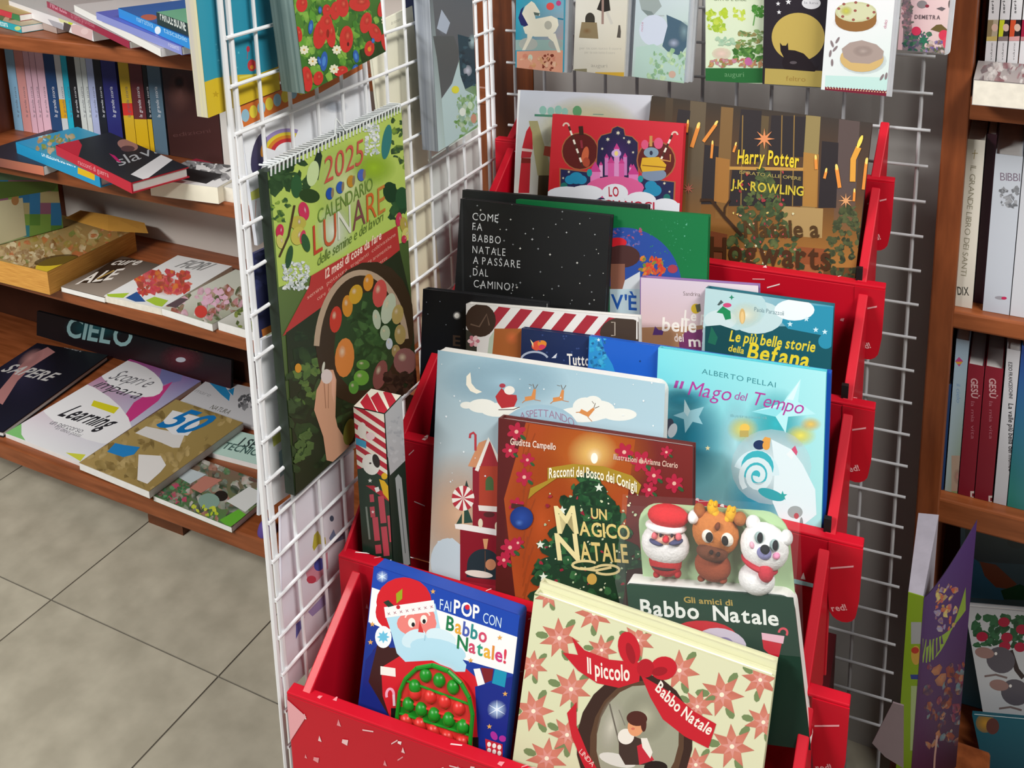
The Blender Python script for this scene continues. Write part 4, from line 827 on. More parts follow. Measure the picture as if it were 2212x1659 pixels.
# ------------------------------------------------------------------ calendars and posters on the side grid
def side(d): return Fr((GX + d, 0, CAMZ), (0, 1, 0), (0, 0, 1))
def sheet(d, TL, TR, BL, th, name, label, cat, c, art=None, edge=None, group=None, spiral=0):
    f = side(d).sub(TL, TR); h = -f.st(*BL)[1]; w = f.w
    root = thing(name, label, cat, f.pt(w / 2, -h, -th / 2), group)
    MB().box(f.pt(0, -h, -th), f.e1 * w, f.e2 * h, f.n * th).build('sheets', edge or cov(c), root)
    A = Art(f, w, h)
    if art: art(A)
    else: A.bg([c] * 4, 2)
    A.build('cover_print', root)
    if spiral:
        n = int(w / .0062); mt = mat('white_spiral_wire', 'e4eaea', .3, noise=.05)
        for k in range(n):
            s_ = .004 + (w - .008) * k / (n - 1)
            MB().tube(f.pt(s_, -.005, .001), f.pt(s_ + .0012, .005, .0012), .0010, 5).tube(f.pt(s_ + .0012, .005, .0012), f.pt(s_ + .0015, .004, -th - .002), .0010, 5).build('spiral_loop', mt, root)
        MB().tube(f.pt(.002, .004, 0), f.pt(w * .46, .004, 0), .0009, 5).tube(f.pt(w * .46, .004, 0), f.pt(w * .5, .020, -.004), .0009, 5).tube(f.pt(w * .5, .020, -.004), f.pt(w * .54, .004, 0), .0009, 5).tube(f.pt(w * .54, .004, 0), f.pt(w - .002, .004, 0), .0009, 5).build('hanger', mt, root)
    return root
def a_lun(A):
    A.bg(['6f8a4a', '5a7a3a', '23301c', '2a2a1e']).crop(480, 200, .25317)
    A.poly([(400, 640), (1540, 140), (1640, 1240), (760, 1560), (480, 1660)], 'b3cc62'); A.ell(1050, 800, 330, 430, 'd6e0a8', edge='b3cc6200', rot=-20); A.ell(1290, 640, 200, 160, '9bc02c', edge='9bc02c00'); A.ell(950, 1180, 170, 240, 'dfe6d2', edge='dfe6d200')
    A.scatter(26, (400, 560, 720, 820), ['1f3a22', '2c4a2a', '274526', '3a5c34'], 45, 85, 2, .5); A.scatter(9, (420, 900, 560, 1100), ['2f5230', '355a30', '8fae44'], 26, 50, 3); A.scatter(16, (1440, 230, 1600, 640), ['2a4a2a', '385c34', '2c4a30', '7fa03c'], 26, 56, 4); A.scatter(8, (1400, 780, 1580, 1080), ['1d3a24', '28482c', '345a34'], 40, 80, 5)
    A.poly([(820, 460), (850, 540), (815, 750), (760, 640)], '20342a'); A.ell(770, 690, 50, 110, 'c3d8a0', 10); A.ell(630, 800, 48, 100, '2d5a34'); A.ell(740, 880, 90, 60, '2a4420', 10); A.ell(1400, 420, 40, 150, '2f7a78', 8); A.ell(1430, 850, 60, 90, '1f3f26', -10); A.ell(1530, 900, 55, 95, '2a5232')
    for x, y, n_, sx, sy in ((1275, 400, 60, 60, 130), (625, 1560, 90, 110, 120)): A.scatter(n_, (x - sx, y - sy, x + sx, y + sy), ['dfe6e4', 'c4cfd0', 'eef2f0', 'a9b8b8'], 12, 26, x)
    for x, y, c, rx, ry, ro in ((690, 1010, 'c8345a', 45, 80, -10), (640, 1110, 'b9b04c', 70, 60, 0), (640, 1220, 'c4bb55', 60, 80, 15), (680, 1230, 'c83a5a', 24, 60, 10), (485, 1180, 'c42f52', 34, 60, 5), (490, 1270, 'c9c46a', 34, 60, -10), (1500, 1080, 'c43a56', 26, 60, 5), (1545, 1130, 'b0a04a', 34, 70, -8), (1560, 1210, 'cfc870', 34, 60, 10), (1545, 1250, 'c0344e', 22, 34, 0)): A.ell(x, y, rx, ry, c, ro); A.ell(x + 10, y - 10, rx * .25, ry * .5, 'f0d8dc', ro, edge=c + '00')
    A.line([(610, 960), (560, 1220), (480, 1400)], 18, '4a3a22'); A.ell(565, 1400, 28, 100, '2c5230', 10); A.ell(705, 1280, 34, 80, '2f5a34', -15)
    A.text('2025', (862, 780), (1195, 600), 165, 'c2564a', 0, .15)
    for x, y, c in ((912, 860, '2350a4'), (1000, 808, '2f5cb0'), (1092, 755, 'b9862a'), (1182, 702, '4a64b4')): A.ell(x, y, 34, 52, c, 5); A.ell(x + 22, y - 6, 12, 44, '8a7a5a', 5)
    A.text('CALENDARIO', (812, 1120), (1280, 822), 84, '6a8a3a', 0, .05); A.text('LUNARE', (775, 1390), (1385, 1010), 178, 'c05a34', 0, .05, cols=['c0452e', 'c05a34', 'd8dccc', '7a4a4a', 'c8642e', 'c07a3a'])
    A.text('delle semine e dei lavori', (805, 1480), (1365, 1090), 62, '5f7a34', 0, .25)
    A.crop(500, 400, .36179)
    A.poly([(300, 900), (460, 600), (470, 540), (985, 240), (1000, 385), (640, 680), (540, 760), (400, 840)], 'b23834')
    A.text('12 mesi di cose da fare', (555, 558), (890, 318), 36, 'f0d8c8', 1, .15)
    for k, t in enumerate(('semina  potatura  trapianti  coltivazione', 'cure  frutta e verdura  piante aromatiche', 'piante selvatiche  funghi  ricette')): A.text(t, (448 + k * 60, 682 + k * 6), (975 - k * 25, 300 + k * 70), 16, 'dca898')
    A.poly([(320, 880), (1000, 390), (1140, 1000), (1120, 1300), (700, 1640), (380, 1840)], '26301c')
    A.scatter(70, (330, 850, 1080, 1700), ['2c3f22', '1d2a18', '3a5230', '22301c', '314826'], 30, 80, 6); A.scatter(20, (380, 1050, 520, 1300), ['5f7a3c', '4a6a34'], 20, 40, 7)
    A.ell(790, 880, 290, 430, '3a2c1c', 10); A.arc(770, 1000, 270, 480, 185, 350, 34, 'b29c84', 24); A.ell(800, 930, 190, 300, '2c4426', 10); A.scatter(30, (700, 700, 900, 1150), ['35542e', '24381e', '456838'], 30, 60, 8)
    for x, y, rx, ry, c, ro in ((615, 800, 36, 80, 'c03a2a', 6), (685, 720, 32, 66, 'c8862a', 0), (735, 650, 40, 60, 'c59a2c', 15), (810, 580, 30, 52, 'cf8a2c', 8), (878, 645, 42, 84, 'c4504a', 8), (668, 1028, 58, 118, 'd0803c', 4), (930, 735, 40, 95, 'b9c4ac', 14), (860, 800, 24, 60, 'b4c0a8', -8), (985, 770, 34, 60, 'b09a5c', 10), (1000, 890, 34, 60, 'a8925a', 0), (975, 990, 26, 40, 'a08a58', 0), (910, 880, 30, 46, 'a9b89a', 0), (778, 1070, 40, 30, '5a8a3a', 0), (768, 1148, 46, 46, '6aa03c', 0), (722, 1205, 30, 40, '5c943a', 0), (1030, 1050, 70, 80, '8a5c58', 0), (880, 1130, 40, 90, '86504a', 14), (935, 945, 20, 34, 'c4ccd4', 0)): A.ell(x, y, rx, ry, c, ro, n=16); A.ell(x - rx * .25, y - ry * .3, rx * .4, ry * .35, 'f0e0c0aa', ro, edge='f0e0c000')
    A.scatter(30, (900, 1130, 1110, 1240), ['3a2a20', '4a3428', '2c2018'], 24, 44, 9)
    A.poly([(485, 1340), (500, 1220), (520, 1180), (540, 1110), (560, 1100), (600, 1100), (618, 1160), (612, 1380), (625, 1440), (710, 1575), (640, 1660), (560, 1640), (540, 1500)], 'cf9e80'); A.poly([(590, 1110), (612, 1150), (605, 1300), (590, 1240)], 'dcaa90'); A.line([(545, 1180), (555, 1330)], 6, 'a87a60'); A.line([(570, 1180), (570, 1330)], 5, 'a87a60'); A.ell(560, 1140, 34, 44, 'd8ccc8'); A.ell(540, 1085, 8, 34, 'cfd0c0', 10)
    A.ell(390, 1090, 20, 28, 'd0902a'); A.ell(695, 1470, 34, 80, '8a8a3a', 10); A.scatter(14, (380, 1450, 470, 1650), ['55703c', '4a6434'], 16, 34, 10)
sheet(.016, (577, 372), (866, 232), (640, 1068), .012, 'wall_calendar', 'large spiral-bound lunar calendar 2025 with fruit and a basket of vegetables', 'calendar', '26352a', a_lun, spiral=1)
def a_pop2(A):
    A.bg(['5f8f34', '4f8a34', '2f6a2c', '2a4a20']).crop(560, 0, .15371)
    A.scatter(90, (450, -200, 1850, 1300), ['5c9a34', '3f7a2c', '76ac40', '2c5f28', '86b44c'], 60, 130, 3, .4, 80)
    A.poly([(1400, 700), (1900, 500), (1900, 760), (1450, 900)], '2a4420cc')
    for x, y, rx, ry, ro in ((590, 60, 80, 110, 5), (545, 480, 50, 110, -8), (850, 480, 95, 210, 10), (990, 470, 70, 200, -8), (930, 330, 90, 130, 0), (1060, 150, 70, 130, 5), (1160, 90, 90, 150, -5), (1400, 50, 150, 110, 0), (1215, 550, 95, 190, 3), (940, 150, 60, 90, 0), (1490, 320, 80, 150, 12), (1720, 110, 60, 130, 15), (1620, 460, 80, 140, -25), (1770, 600, 60, 130, -15), (1540, 680, 70, 110, 8), (660, 1110, 80, 180, -6), (820, 1100, 70, 100, 10), (1140, 1000, 100, 70, -20)):
        A.ell(x, y, rx, ry, 'c9352f', ro); A.ell(x + rx * .2, y - ry * .25, rx * .55, ry * .5, 'de6a52', ro, edge='c9352f00')
    A.ell(1540, 690, 26, 34, 'e08a2c'); A.ell(1240, 620, 16, 30, '5a1a18'); A.ell(955, 470, 20, 60, '8a2a1c')
    for x, y, rx, ry, ro in ((715, 380, 34, 100, 6), (900, 860, 50, 140, 5), (840, 860, 28, 70, -20), (1350, 790, 40, 90, -8), (845, 140, 26, 50, 0), (1590, 570, 24, 36, 0), (1340, 960, 40, 60, 20)): A.ell(x, y, rx, ry, '2f5fae', ro); A.ell(x, y, rx * .5, ry * .5, '4a86cc', ro)
    for x, y in ((620, 700), (1080, 700), (740, 860), (1770, 290), (1040, 970)): A.flower(x, y, 66, 'e6e6cc', 'cfa63a', 8, x)
sheet(.040, (625, -60), (808, -125), (654, 205), .028, 'wall_calendar', 'wall calendar of red poppies and cornflowers at the top of the grid', 'calendar', '5c9034', a_pop2, edge=mat('grey_green_page_stack', '8fa6a2', .6, c2='5f7a78', scale=300, stretch=(1, .01, .01)))
def a_moon(A):
    A.bg(['5a5d64', '5c6068', 'b9cfd2', '6f9a5a']).crop(820, 0, .20492)
    A.poly([(540, -200), (1000, -200), (1010, 360), (840, 620), (760, 900), (650, 1040)], '5d6066'); A.ell(670, 260, 72, 120, 'c4cfe0', edge='8a94a400'); A.poly([(650, 100), (740, 240), (700, 360), (600, 300)], 'aab6c8'); A.poly([(560, 380), (780, 380), (835, 540), (800, 800), (650, 1030), (600, 600)], '54585a')
    A.poly([(820, 360), (960, 400), (1040, 480), (1060, 860), (900, 940), (850, 800)], '26404e'); A.ell(975, 440, 50, 90, 'a8c4cc', edge='a8c4cc00'); A.ell(925, 745, 46, 60, 'c9cede', edge='c9cede44'); A.scatter(10, (850, 420, 1000, 900), ['3a5a68', '1f3440'], 24, 50, 2)
    A.poly([(830, 650), (850, 800), (900, 950), (1090, 1050), (1120, 1250), (790, 1480), (690, 1560), (650, 1040), (760, 880)], 'b4cdd0'); A.scatter(50, (800, 1000, 1110, 1460), ['7fa86a', '5f9048', '94b880', 'b9cdb4', '8fb0a0'], 20, 60, 3, .3, 95)
    A.ell(795, 945, 40, 40, 'dcd83a'); A.ell(988, 1250, 30, 50, 'c8907a'); A.ell(870, 1180, 34, 44, 'dfe8e0'); A.ell(950, 1110, 26, 40, 'c4dcc0'); A.ell(1050, 1050, 34, 60, '8f8ab0', edge='8f8ab000')
sheet(.034, (925, -50), (1016, -80), (962, 318), .022, 'wall_calendar', 'grey wall calendar with a pale moon and meadow flowers, far end of the grid', 'calendar', '8a9096', a_moon, edge=mat('grey_page_stack', 'a9b0ba', .6, c2='7d8490', scale=300, stretch=(1, .01, .01)))
def a_teal(A):
    A.bg(['3596ae', '2b8ba8', '2f93ac', '2a86a0']).crop(380, 0, .13562)
    A.poly([(440, 1310), (640, 1240), (1000, 1190), (1300, 1180), (1750, 1010), (1750, 1500), (480, 1900)], 'd0b42a'); A.poly([(1000, 1220), (1280, 1170), (1260, 1200), (1010, 1260)], 'd8cf5a')
    A.ell(1205, 1040, 70, 95, 'c03a3c'); A.ell(1205, 1070, 30, 34, 'd88a2a'); A.ell(1145, 780, 28, 48, 'b83a4a'); A.line([(1140, 800), (1130, 940)], 8, 'b83a4a'); A.star(630, 1500, 60, 'b89a20', 5)
    A.scatter(10, (600, 700, 1000, 1100), ['5fb4c4', '4aa8bc'], 14, 26, 4, .8)
sheet(-.008, (417, -60), (580, -95), (451, 254), .013, 'wall_calendar', 'teal and yellow calendar hanging behind the outer edge of the grid panel', 'calendar', '3090aa', a_teal, edge=mat('cream_page_stack', 'd8d29a', .6, c2='b9b4b4', scale=200, stretch=(1, .01, .01)))
def a_rain(A):
    A.bg(['eef1f6', 'eceff5', 'eaedf2', 'e8ebf0']).crop(480, 200, .25317)
    A.poly([(150, 100), (830, -160), (1220, -320), (1225, -220), (820, 10), (590, 105), (180, 295), (160, 200)], 'cf7030'); A.poly([(150, 60), (830, -200), (830, -150), (160, 110)], '8a2a30')
    for k in range(11): x = 195 + k * 68; y = 195 - k * 33; A.ell(x, y, 34, 55, '8fb8cc' if k % 2 == 0 else 'e0cc40')
    for r, c in ((250, '9a8ac0'), (215, 'e0cc3a'), (185, 'd8862c'), (155, 'c8323a'), (120, 'ecf0f4')): A.ell(560, 530, r, r * .9, c, 0, n=26, a0=200, a1=290)
    A.ell(310, 520, 60, 180, '3e3a58', 12); A.ell(345, 490, 20, 60, 'c8862a', 8); A.poly([(1205, -60), (1228, -60), (1240, 200), (1215, 170)], '9a3040')
    A.poly([(240, 850), (330, 800), (330, 890), (245, 920)], 'd4d86a'); A.line([(285, 920), (280, 1060)], 6, 'd8a8a0')
    A.ell(960, 120, 120, 60, 'b9c0cc', edge='b9c0cc00')
sheet(-.010, (514, 224), (788, 94), (548, 536), .004, 'poster', 'white sheet with a rainbow and orange scalloped edge behind the grid', 'poster', 'd9dde6', a_rain)
def a_navy(A):
    A.bg(['2a2f58', '2c3260', '2a2e56', '2c325e']).crop(480, 200, .25317)
    A.scatter(16, (280, 1320, 420, 1660), ['3a4070', '232848'], 20, 50, 2)
    A.crop(0, 400, .27125); A.poly([(2080, 1150), (2200, 1090), (2200, 1150), (2090, 1210)], 'cf7a30')
sheet(-.011, (549, 548), (790, 440), (566, 728), .004, 'poster', 'navy blue sheet with an orange lower edge behind the grid', 'poster', '2a2f58', a_navy)
def a_wht(A): A.bg(['e4e6ea', 'e6e8ea', 'dce0e2', 'd4dad8'], 4); A.crop(0, 800, .28933).poly([(2030, 500), (2110, 440), (2110, 520), (2040, 570)], 'b9bd5a'); A.poly([(2080, 610), (2130, 560), (2130, 760), (2090, 800)], '8fb0b4')
sheet(-.012, (566, 735), (780, 632), (600, 1085), .003, 'poster', 'pale grey sheet behind the lower half of the lunar calendar', 'poster', 'c9ccd2', a_wht)
def a_cream(A):
    A.bg(['ecead6', 'eae8d4', 'ece4c6', 'e6dec0'], 4).crop(560, 0, .15371)
    for k, (x, y) in enumerate(((1830, 200), (1850, 350), (1850, 470))): A.text(('qualcosa', 'da ricordare', 'mille')[k], (x, y), (x + 160 - k * 30, y - 60), 40, '9a988a', 0, .2)
sheet(-.013, (795, 60), (890, 12), (842, 800), .003, 'poster', 'tall cream sheet behind the grid right of the poppies', 'poster', 'd2d2c0', a_cream)
def a_nvb(A): A.bg(['33386a', '2f3464', '4a78a4', '7fb0c8'], 6).crop(820, 0, .20492); A.poly([(345, 1010), (500, 930), (560, 1500), (380, 1640)], '2c2c4e'); A.ell(410, 1220, 50, 60, '8a84a4'); A.ell(450, 1150, 30, 90, '6a3a44'); A.scatter(12, (380, 1380, 500, 1500), ['9aa0a8', '6a7078', 'c4c8cc'], 20, 40, 2); A.text('La', (380, 1600), (430, 1580), 40, '2c3038', 1)
sheet(-.014, (872, -20), (920, -45), (892, 345), .004, 'poster', 'narrow night-blue picture sheet behind the grid', 'poster', '33386a', a_nvb)
sheet(-.015, (862, 390), (1034, 275), (896, 720), .003, 'poster', 'blank pale mint sheet at the far end of the grid', 'poster', 'b9c2bc', lambda A: A.bg(['d8e0da', 'd4d6d2', 'd6e0e8', 'd2d8da'], 6))
def a_fish(A):
    A.bg(['e6e2ec', 'e8e6ea', 'dcd6de', 'ccc0ca'], 6).crop(580, 980, .32544)
    A.poly([(290, 620), (300, 540), (325, 510), (345, 550), (375, 555), (380, 600), (330, 600), (300, 645)], 'b9ac3a'); A.poly([(245, 790), (300, 740), (390, 650), (395, 760), (320, 850), (265, 862)], 'd08a98'); A.ell(283, 835, 32, 26, 'c03c4e'); A.ell(335, 735, 34, 44, '4a50a0', 20)
    A.poly([(400, 560), (430, 500), (445, 540), (490, 490), (560, 470), (560, 540), (420, 600)], '7a88a8'); A.ell(418, 430, 14, 20, '4a5468'); A.poly([(180, 1130), (240, 1080), (220, 1150), (180, 1230)], '5f62a8'); A.poly([(260, 1050), (400, 900), (400, 980), (290, 1080)], '9a88b4')
sheet(-.009, (606, 1096), (764, 972), (645, 1470), .003, 'poster', 'pale lilac sheet with red and blue fish behind the lower grid', 'poster', 'd4d0dc', a_fish)

# ------------------------------------------------------------------ cards hanging on the back grid
def card(v, TL, TR, BL, th, label, c, art, r=.0, nm='greeting_card'):
    f = Fr(uvz(0, v, 0), eu, ez).sub(TL, TR); h = -f.st(*BL)[1]; w = f.w
    root = thing(nm, label, 'card', f.pt(w / 2, -h, -th / 2), 'cards hanging on the back grid')
    n = 3
    for k in range(n): MB().prism([f.pt(a + .003 * k, b - .0015 * k, -th * k / n) for a, b in rpoly(w, h, (0, 0, r, r))], f.n * (th / n - .0012)).build('card_sheet', cov(c if k == 0 else 'dfe2e8'), root)
    A = Art(f, w, h); art(A); A.build('front_print', root)
    MB().tube(f.pt(w / 2, -.004, .004), f.pt(w / 2, -.004, -(BV - v)), .0016, 6).build('hook', WHITE, root)
    return root
K1 = (1060, 0, .22604); K2 = (1500, 0, .26221)
def a_horse(A):
    A.bg(['2fa2c0', '34a6c4', '2f9cb8', 'd9a090'], 6).crop(*K1)
    A.rect(230, 380, 720, 480, '9ab8b4'); A.ell(360, 420, 90, 60, 'b4bab4'); A.ell(620, 420, 70, 50, 'a4acaa'); A.poly([(250, 490), (700, 480), (690, 700), (250, 660)], 'e2a288')
    A.poly([(320, 60), (290, 90), (265, 170), (290, 240), (350, 260), (420, 200), (300, 120)], '2c2f6a'); w = 'ece8d6'
    A.poly([(390, 10), (420, 30), (470, 110), (470, 150), (430, 150), (420, 130), (430, 180), (580, 150), (640, 180), (650, 240), (620, 300), (560, 350), (420, 350), (330, 320), (310, 260), (360, 240), (300, 130), (330, 60)], w); A.poly([(350, 310), (410, 330), (330, 480), (300, 480), (350, 370)], w); A.poly([(560, 320), (620, 320), (670, 500), (640, 500), (600, 400), (550, 360)], w); A.ell(550, 240, 36, 42, 'b9b8ac'); A.poly([(410, 115), (470, 125), (460, 150), (420, 145)], '5a6a64'); A.ell(570, 60, 38, 36, 'd8504c'); A.ell(650, 30, 24, 26, 'b0407a'); A.line([(640, 175), (695, 185)], 14, '1f7a98')
    A.scatter(12, (480, 510, 590, 670), ['8a3a28', '7a3022'], 14, 26, 3); A.ell(380, 550, 22, 30, 'cfd8c4'); A.scatter(10, (260, 520, 690, 660), ['d88a74', 'ecc0a4', 'd8a070'], 20, 40, 5)
card(1.235, (1115, -40), (1219, -32), (1116, 146), .022, 'turquoise card with a white rocking horse, leftmost of the hanging cards', '34a0bc', a_horse)
def a_bag(A):
    A.bg(['dbd9d0', 'd9d6cc', 'd8d5ca', 'cfc8b4'], 4).crop(*K1)
    A.poly([(1060, -30), (1130, -30), (1145, 100), (1080, 115), (1015, 90)], '2c2826'); A.line([(1072, 0), (1070, 230)], 22, '9a8078'); A.line([(1110, 110), (1160, 230)], 26, 'c9c6be'); A.ell(950, 180, 46, 60, '3a3630', a0=180, a1=360); A.rect(904, 175, 996, 215, '3a3630'); A.poly([(870, 210), (1015, 215), (1030, 370), (845, 360)], '8a7a5c'); A.ell(920, 295, 50, 34, '7a5c3c', edge='8a7a5c'); A.poly([(1222, 240), (1238, 240), (1245, 300), (1242, 362), (1205, 358), (1215, 300)], '55504a')
    for y, a, b in ((470, 850, 1250), (510, 900, 1190)): A.text('per te con tutto il cuore', (a, y), (b, y + 5), 24, 'b9b6ac')
    A.text('auguri', (960, 640), (1115, 645), 34, 'a9a69c'); A.poly([(800, 660), (920, 655), (920, 720), (800, 710)], '8a8468'); A.poly([(1000, 690), (1280, 690), (1280, 745), (1000, 735)], 'd0a83a')
card(1.235, (1246, -55), (1358, -45), (1241, 152), .022, 'cream card with a brown bag and a bottle, second of the hanging cards', 'dad8ce', a_bag)
def a_wat(A):
    A.bg(['c4d0e0', 'd4deea', 'b4c8c4', 'a8c8b0'], 6).crop(*K1)
    A.poly([(1420, 0), (1600, -20), (1635, 60), (1560, 140), (1500, 150), (1440, 90)], '9aa6a6'); A.poly([(1440, 90), (1500, 150), (1560, 140), (1540, 110)], '7a8888'); A.line([(1500, 150), (1660, 150)], 10, 'a8b0b4'); A.ell(1560, 290, 140, 150, 'cbd4e6'); A.poly([(1680, 140), (1820, 200), (1900, 260), (1890, 420), (1800, 540), (1700, 500), (1640, 440), (1690, 250)], '4a6478'); A.ell(1850, 300, 60, 110, '7f9aa6', edge='7f9aa600'); A.ell(1750, 410, 60, 50, 'a9b4cc', edge='a9b4cc00'); A.poly([(1390, 450), (1560, 420), (1660, 480), (1880, 560), (1880, 780), (1370, 740)], 'b0ccc4'); A.scatter(40, (1480, 480, 1880, 760), ['8fb88a', 'a8c8a0', '7fa88a', 'c0d8b4'], 16, 46, 3, .35, 95); A.ell(1735, 710, 34, 34, 'c8a898'); A.text('note', (1455, 300), (1460, 210), 22, 'd0a0b0')
card(1.235, (1378, -80), (1494, -70), (1371, 166), .030, 'pale blue watercolour card with a watering can, third of the hanging cards', 'c4d2de', a_wat)
def a_herb(A):
    A.bg(['dce6cc', 'dfe8d0', 'd8e8cc', 'cfe0c0'], 4).crop(*K2)
    A.scatter(26, (115, 80, 260, 260), ['b4cc3a', '9cbc3c', 'c4d658'], 22, 42, 3); A.scatter(10, (320, 70, 410, 160), ['b9d04a', 'cfdc6a'], 16, 30, 4); A.scatter(14, (480, 50, 560, 130), ['4a8a3a', '5c9c48'], 16, 34, 5); A.line([(500, 120), (485, 210)], 10, '6aa45a'); A.text('ORTO E ERBE', (160, 5), (430, 8), 30, '6a7a5a')
    A.scatter(30, (360, 260, 570, 400), ['7a9a5a', '8fae74', 'a08a5a', '5a7a4a'], 18, 40, 6, .3, 10); A.scatter(36, (330, 390, 570, 500), ['4a7a3a', '3a6a30', '5f8f48', '7aa858'], 22, 40, 7); A.ell(225, 440, 80, 50, 'ecd0c4', edge='ecd0c455'); A.scatter(12, (180, 310, 330, 370), ['9cc0a4', 'b0ccb0'], 16, 30, 8); A.scatter(40, (120, 490, 570, 545), ['b07a5a', 'c89a6a', '8a8a4a', 'b86a6a', 'c48aa0'], 14, 30, 9); A.ell(445, 505, 30, 34, 'c06aa0')
    A.poly([(80, 560), (590, 560), (590, 680), (80, 680)], '2a6a38'); A.text('auguri', (250, 630), (410, 632), 40, '6a9a6e')
card(1.245, (1524, -60), (1651, -58), (1524, 174), .016, 'mint green card with garden vegetables and a dark green base', 'd8e6c8', a_herb)
def a_cat(A):
    A.bg(['2c2630', '2a242c', '2a242a', '28222a'], 4).crop(*K2)
    A.ell(855, 305, 218, 200, 'c0a85a', n=40); A.poly([(583, 562), (1075, 585), (1070, 720), (578, 690)], 'b4a058')
    A.poly([(705, 350), (725, 375), (755, 375), (770, 350), (775, 410), (830, 415), (900, 440), (960, 500), (1000, 560), (1030, 530), (1020, 560), (990, 590), (740, 570), (720, 520), (735, 470), (710, 420)], '241c22'); A.ell(815, 515, 30, 12, '5a5258')
    for x, y, r in ((690, 30, 20), (775, 15, 26), (698, 100, 20)): A.star(x, y, r, 'e4e4ea')
    A.ell(963, 25, 78, 50, 'dcdce2'); A.text('la luna', (905, 30), (1020, 34), 20, '8a8a94'); A.text('feltro', (755, 665), (915, 672), 40, '9a7a3c')
card(1.235, (1652, -50), (1793, -46), (1651, 181), .010, 'black card with a cat before a gold moon', '2a242c', a_cat)
def a_cake(A):
    A.bg(['eceaf0', 'efedf2', 'e6eef0', 'd8ece8'], 4).crop(*K2)
    A.poly([(1080, 690), (1600, 730), (1600, 810), (1070, 780)], '7a2438'); A.poly([(1080, 620), (1620, 640), (1600, 735), (1075, 705)], 'c4e6e2')
    for k in range(22): A.star(1095 + k * 23, 725 + k * 1.7, 9, 'e8c8a0', 3); A.ell(1090 + k * 24, 703 + k * 1.6, 13, 16, 'c4e6e2', n=8)
    A.ell(1330, 185, 195, 75, 'c9a8a0', edge='c9a8a000'); A.ell(1330, 170, 170, 90, '94693c'); A.rect(1160, 100, 1500, 175, '94693c'); A.ell(1330, 97, 170, 84, 'c9cca4'); A.ell(1330, 97, 150, 70, 'd2d4b0'); A.ell(1250, 90, 56, 44, 'd0cf5c', edge='d0cf5c00')
    for x, y in ((1232, 33), (1330, 20), (1430, 45), (1480, 100), (1325, 87), (1430, 150), (1310, 162), (1222, 135), (1190, 70)): A.ell(x, y, 13, 11, '9a5a50')
    A.ell(1390, 500, 195, 110, 'b9c0c8', edge='b9c0c833'); A.ell(1380, 480, 180, 112, 'd4b478'); A.poly([(1215, 400), (1280, 350), (1380, 330), (1500, 365), (1560, 420), (1550, 480), (1440, 525), (1290, 515), (1230, 470)], 'ab9a94'); A.ell(1390, 420, 90, 50, 'b8a8a2', edge='ab9a9400')
    for x, y, r in ((1180, 330, 30), (1135, 360, -20), (1120, 440, 10), (1135, 515, 0), (1160, 400, 40), (1545, 635, 30), (1580, 625, 10)): A.ell(x, y, 10, 30, '8a7c80', r)
    A.text('dolci', (1580, 235), (1592, 165), 24, 'd088a0')
card(1.215, (1792, -55), (1937, -46), (1782, 194), .016, 'white card with two round cakes and a dark red hem', 'eceaf0', a_cake)
def a_dem(A):
    A.bg(['e6c4cc', 'e8ccd0', 'e0b8c0', 'd8c0bc'], 4).crop(1860, 0, .18079)
    A.poly([(520, 0), (590, -60), (600, 300), (640, 440), (700, 470), (760, 560), (900, 590), (1000, 560), (1060, 500), (1110, 400), (1110, 700), (490, 640)], '8a7a80'); A.scatter(40, (510, 380, 820, 610), ['3a6a5a', '2c5a4a', '5a4a6a', '4a7a5a', '6a5a74'], 24, 54, 3); A.scatter(30, (500, 0, 600, 400), ['7a6a74', '8a7480', '5a6a60', 'c08a94'], 24, 50, 4); A.scatter(30, (780, 490, 1090, 650), ['6a5aa0', 'c8b8b0', '8a6a5a', '4a5a40', 'b09a8a'], 20, 44, 5)
    A.ell(660, 370, 56, 54, 'd0385a'); A.poly([(830, 350), (900, 295), (960, 290), (1040, 360), (1050, 420), (960, 390)], '6a5a34'); A.ell(990, 420, 62, 64, 'd23c56'); A.ell(1020, 510, 44, 74, 'd4485e'); A.star(750, 480, 70, '2f7058', 6, .5); A.ell(730, 50, 60, 46, '8a8488'); A.ell(790, 70, 24, 18, '8a3040'); A.poly([(900, 100), (960, 80), (1010, 100), (970, 130)], '6a6064'); A.ell(1060, 50, 16, 50, '5a5250')
    A.text('DEMETRA', (640, 222), (945, 230), 46, '6a5a60', 1, gap=.16)
card(1.250, (1956, -80), (2060, -74), (1950, 108), .010, 'pink floral card with the name DEMETRA beside the wooden upright', 'e4c4ca', a_dem, r=.006)

# ------------------------------------------------------------------ books lying and standing on the left bookcase
C1 = (0, 0, .25316); C2 = (0, 400, .27125); C3 = (0, 800, .28933); E8 = (0, 0, .13562)
def flat(z, FL, FR, depth, th, name, label, c, art=None, cr=(0, 0, 1), spine=None, lift=0., **k):
    """book lying on a shelf at height z (+lift); FL, FR: pixels of the front edge of its top face"""
    zt = z + lift + th; q = lambda p: (cr[0] + p[0] * cr[2], cr[1] + p[1] * cr[2])
    f0 = Fr((0, 0, zt), (1, 0, 0), (0, 1, 0)); a, b = f0.st(*q(FL)), f0.st(*q(FR)); A_, B_ = f0.pt(*a), f0.pt(*b)
    e1 = (B_ - A_).normalized(); e2 = f0.n.cross(e1); w = (B_ - A_).length
    if not isinstance(depth, float): g = Fr(A_, e1, e2); depth = g.st(*q(depth))[1]
    f = Fr(A_ + e2 * depth, e1, e2)
    def aa(A):
        A.crop(*cr); art(A)
    return book(name, label, f, w, depth, th, c, aa if art else None, group='books on the left bookcase', spine=spine, **k)
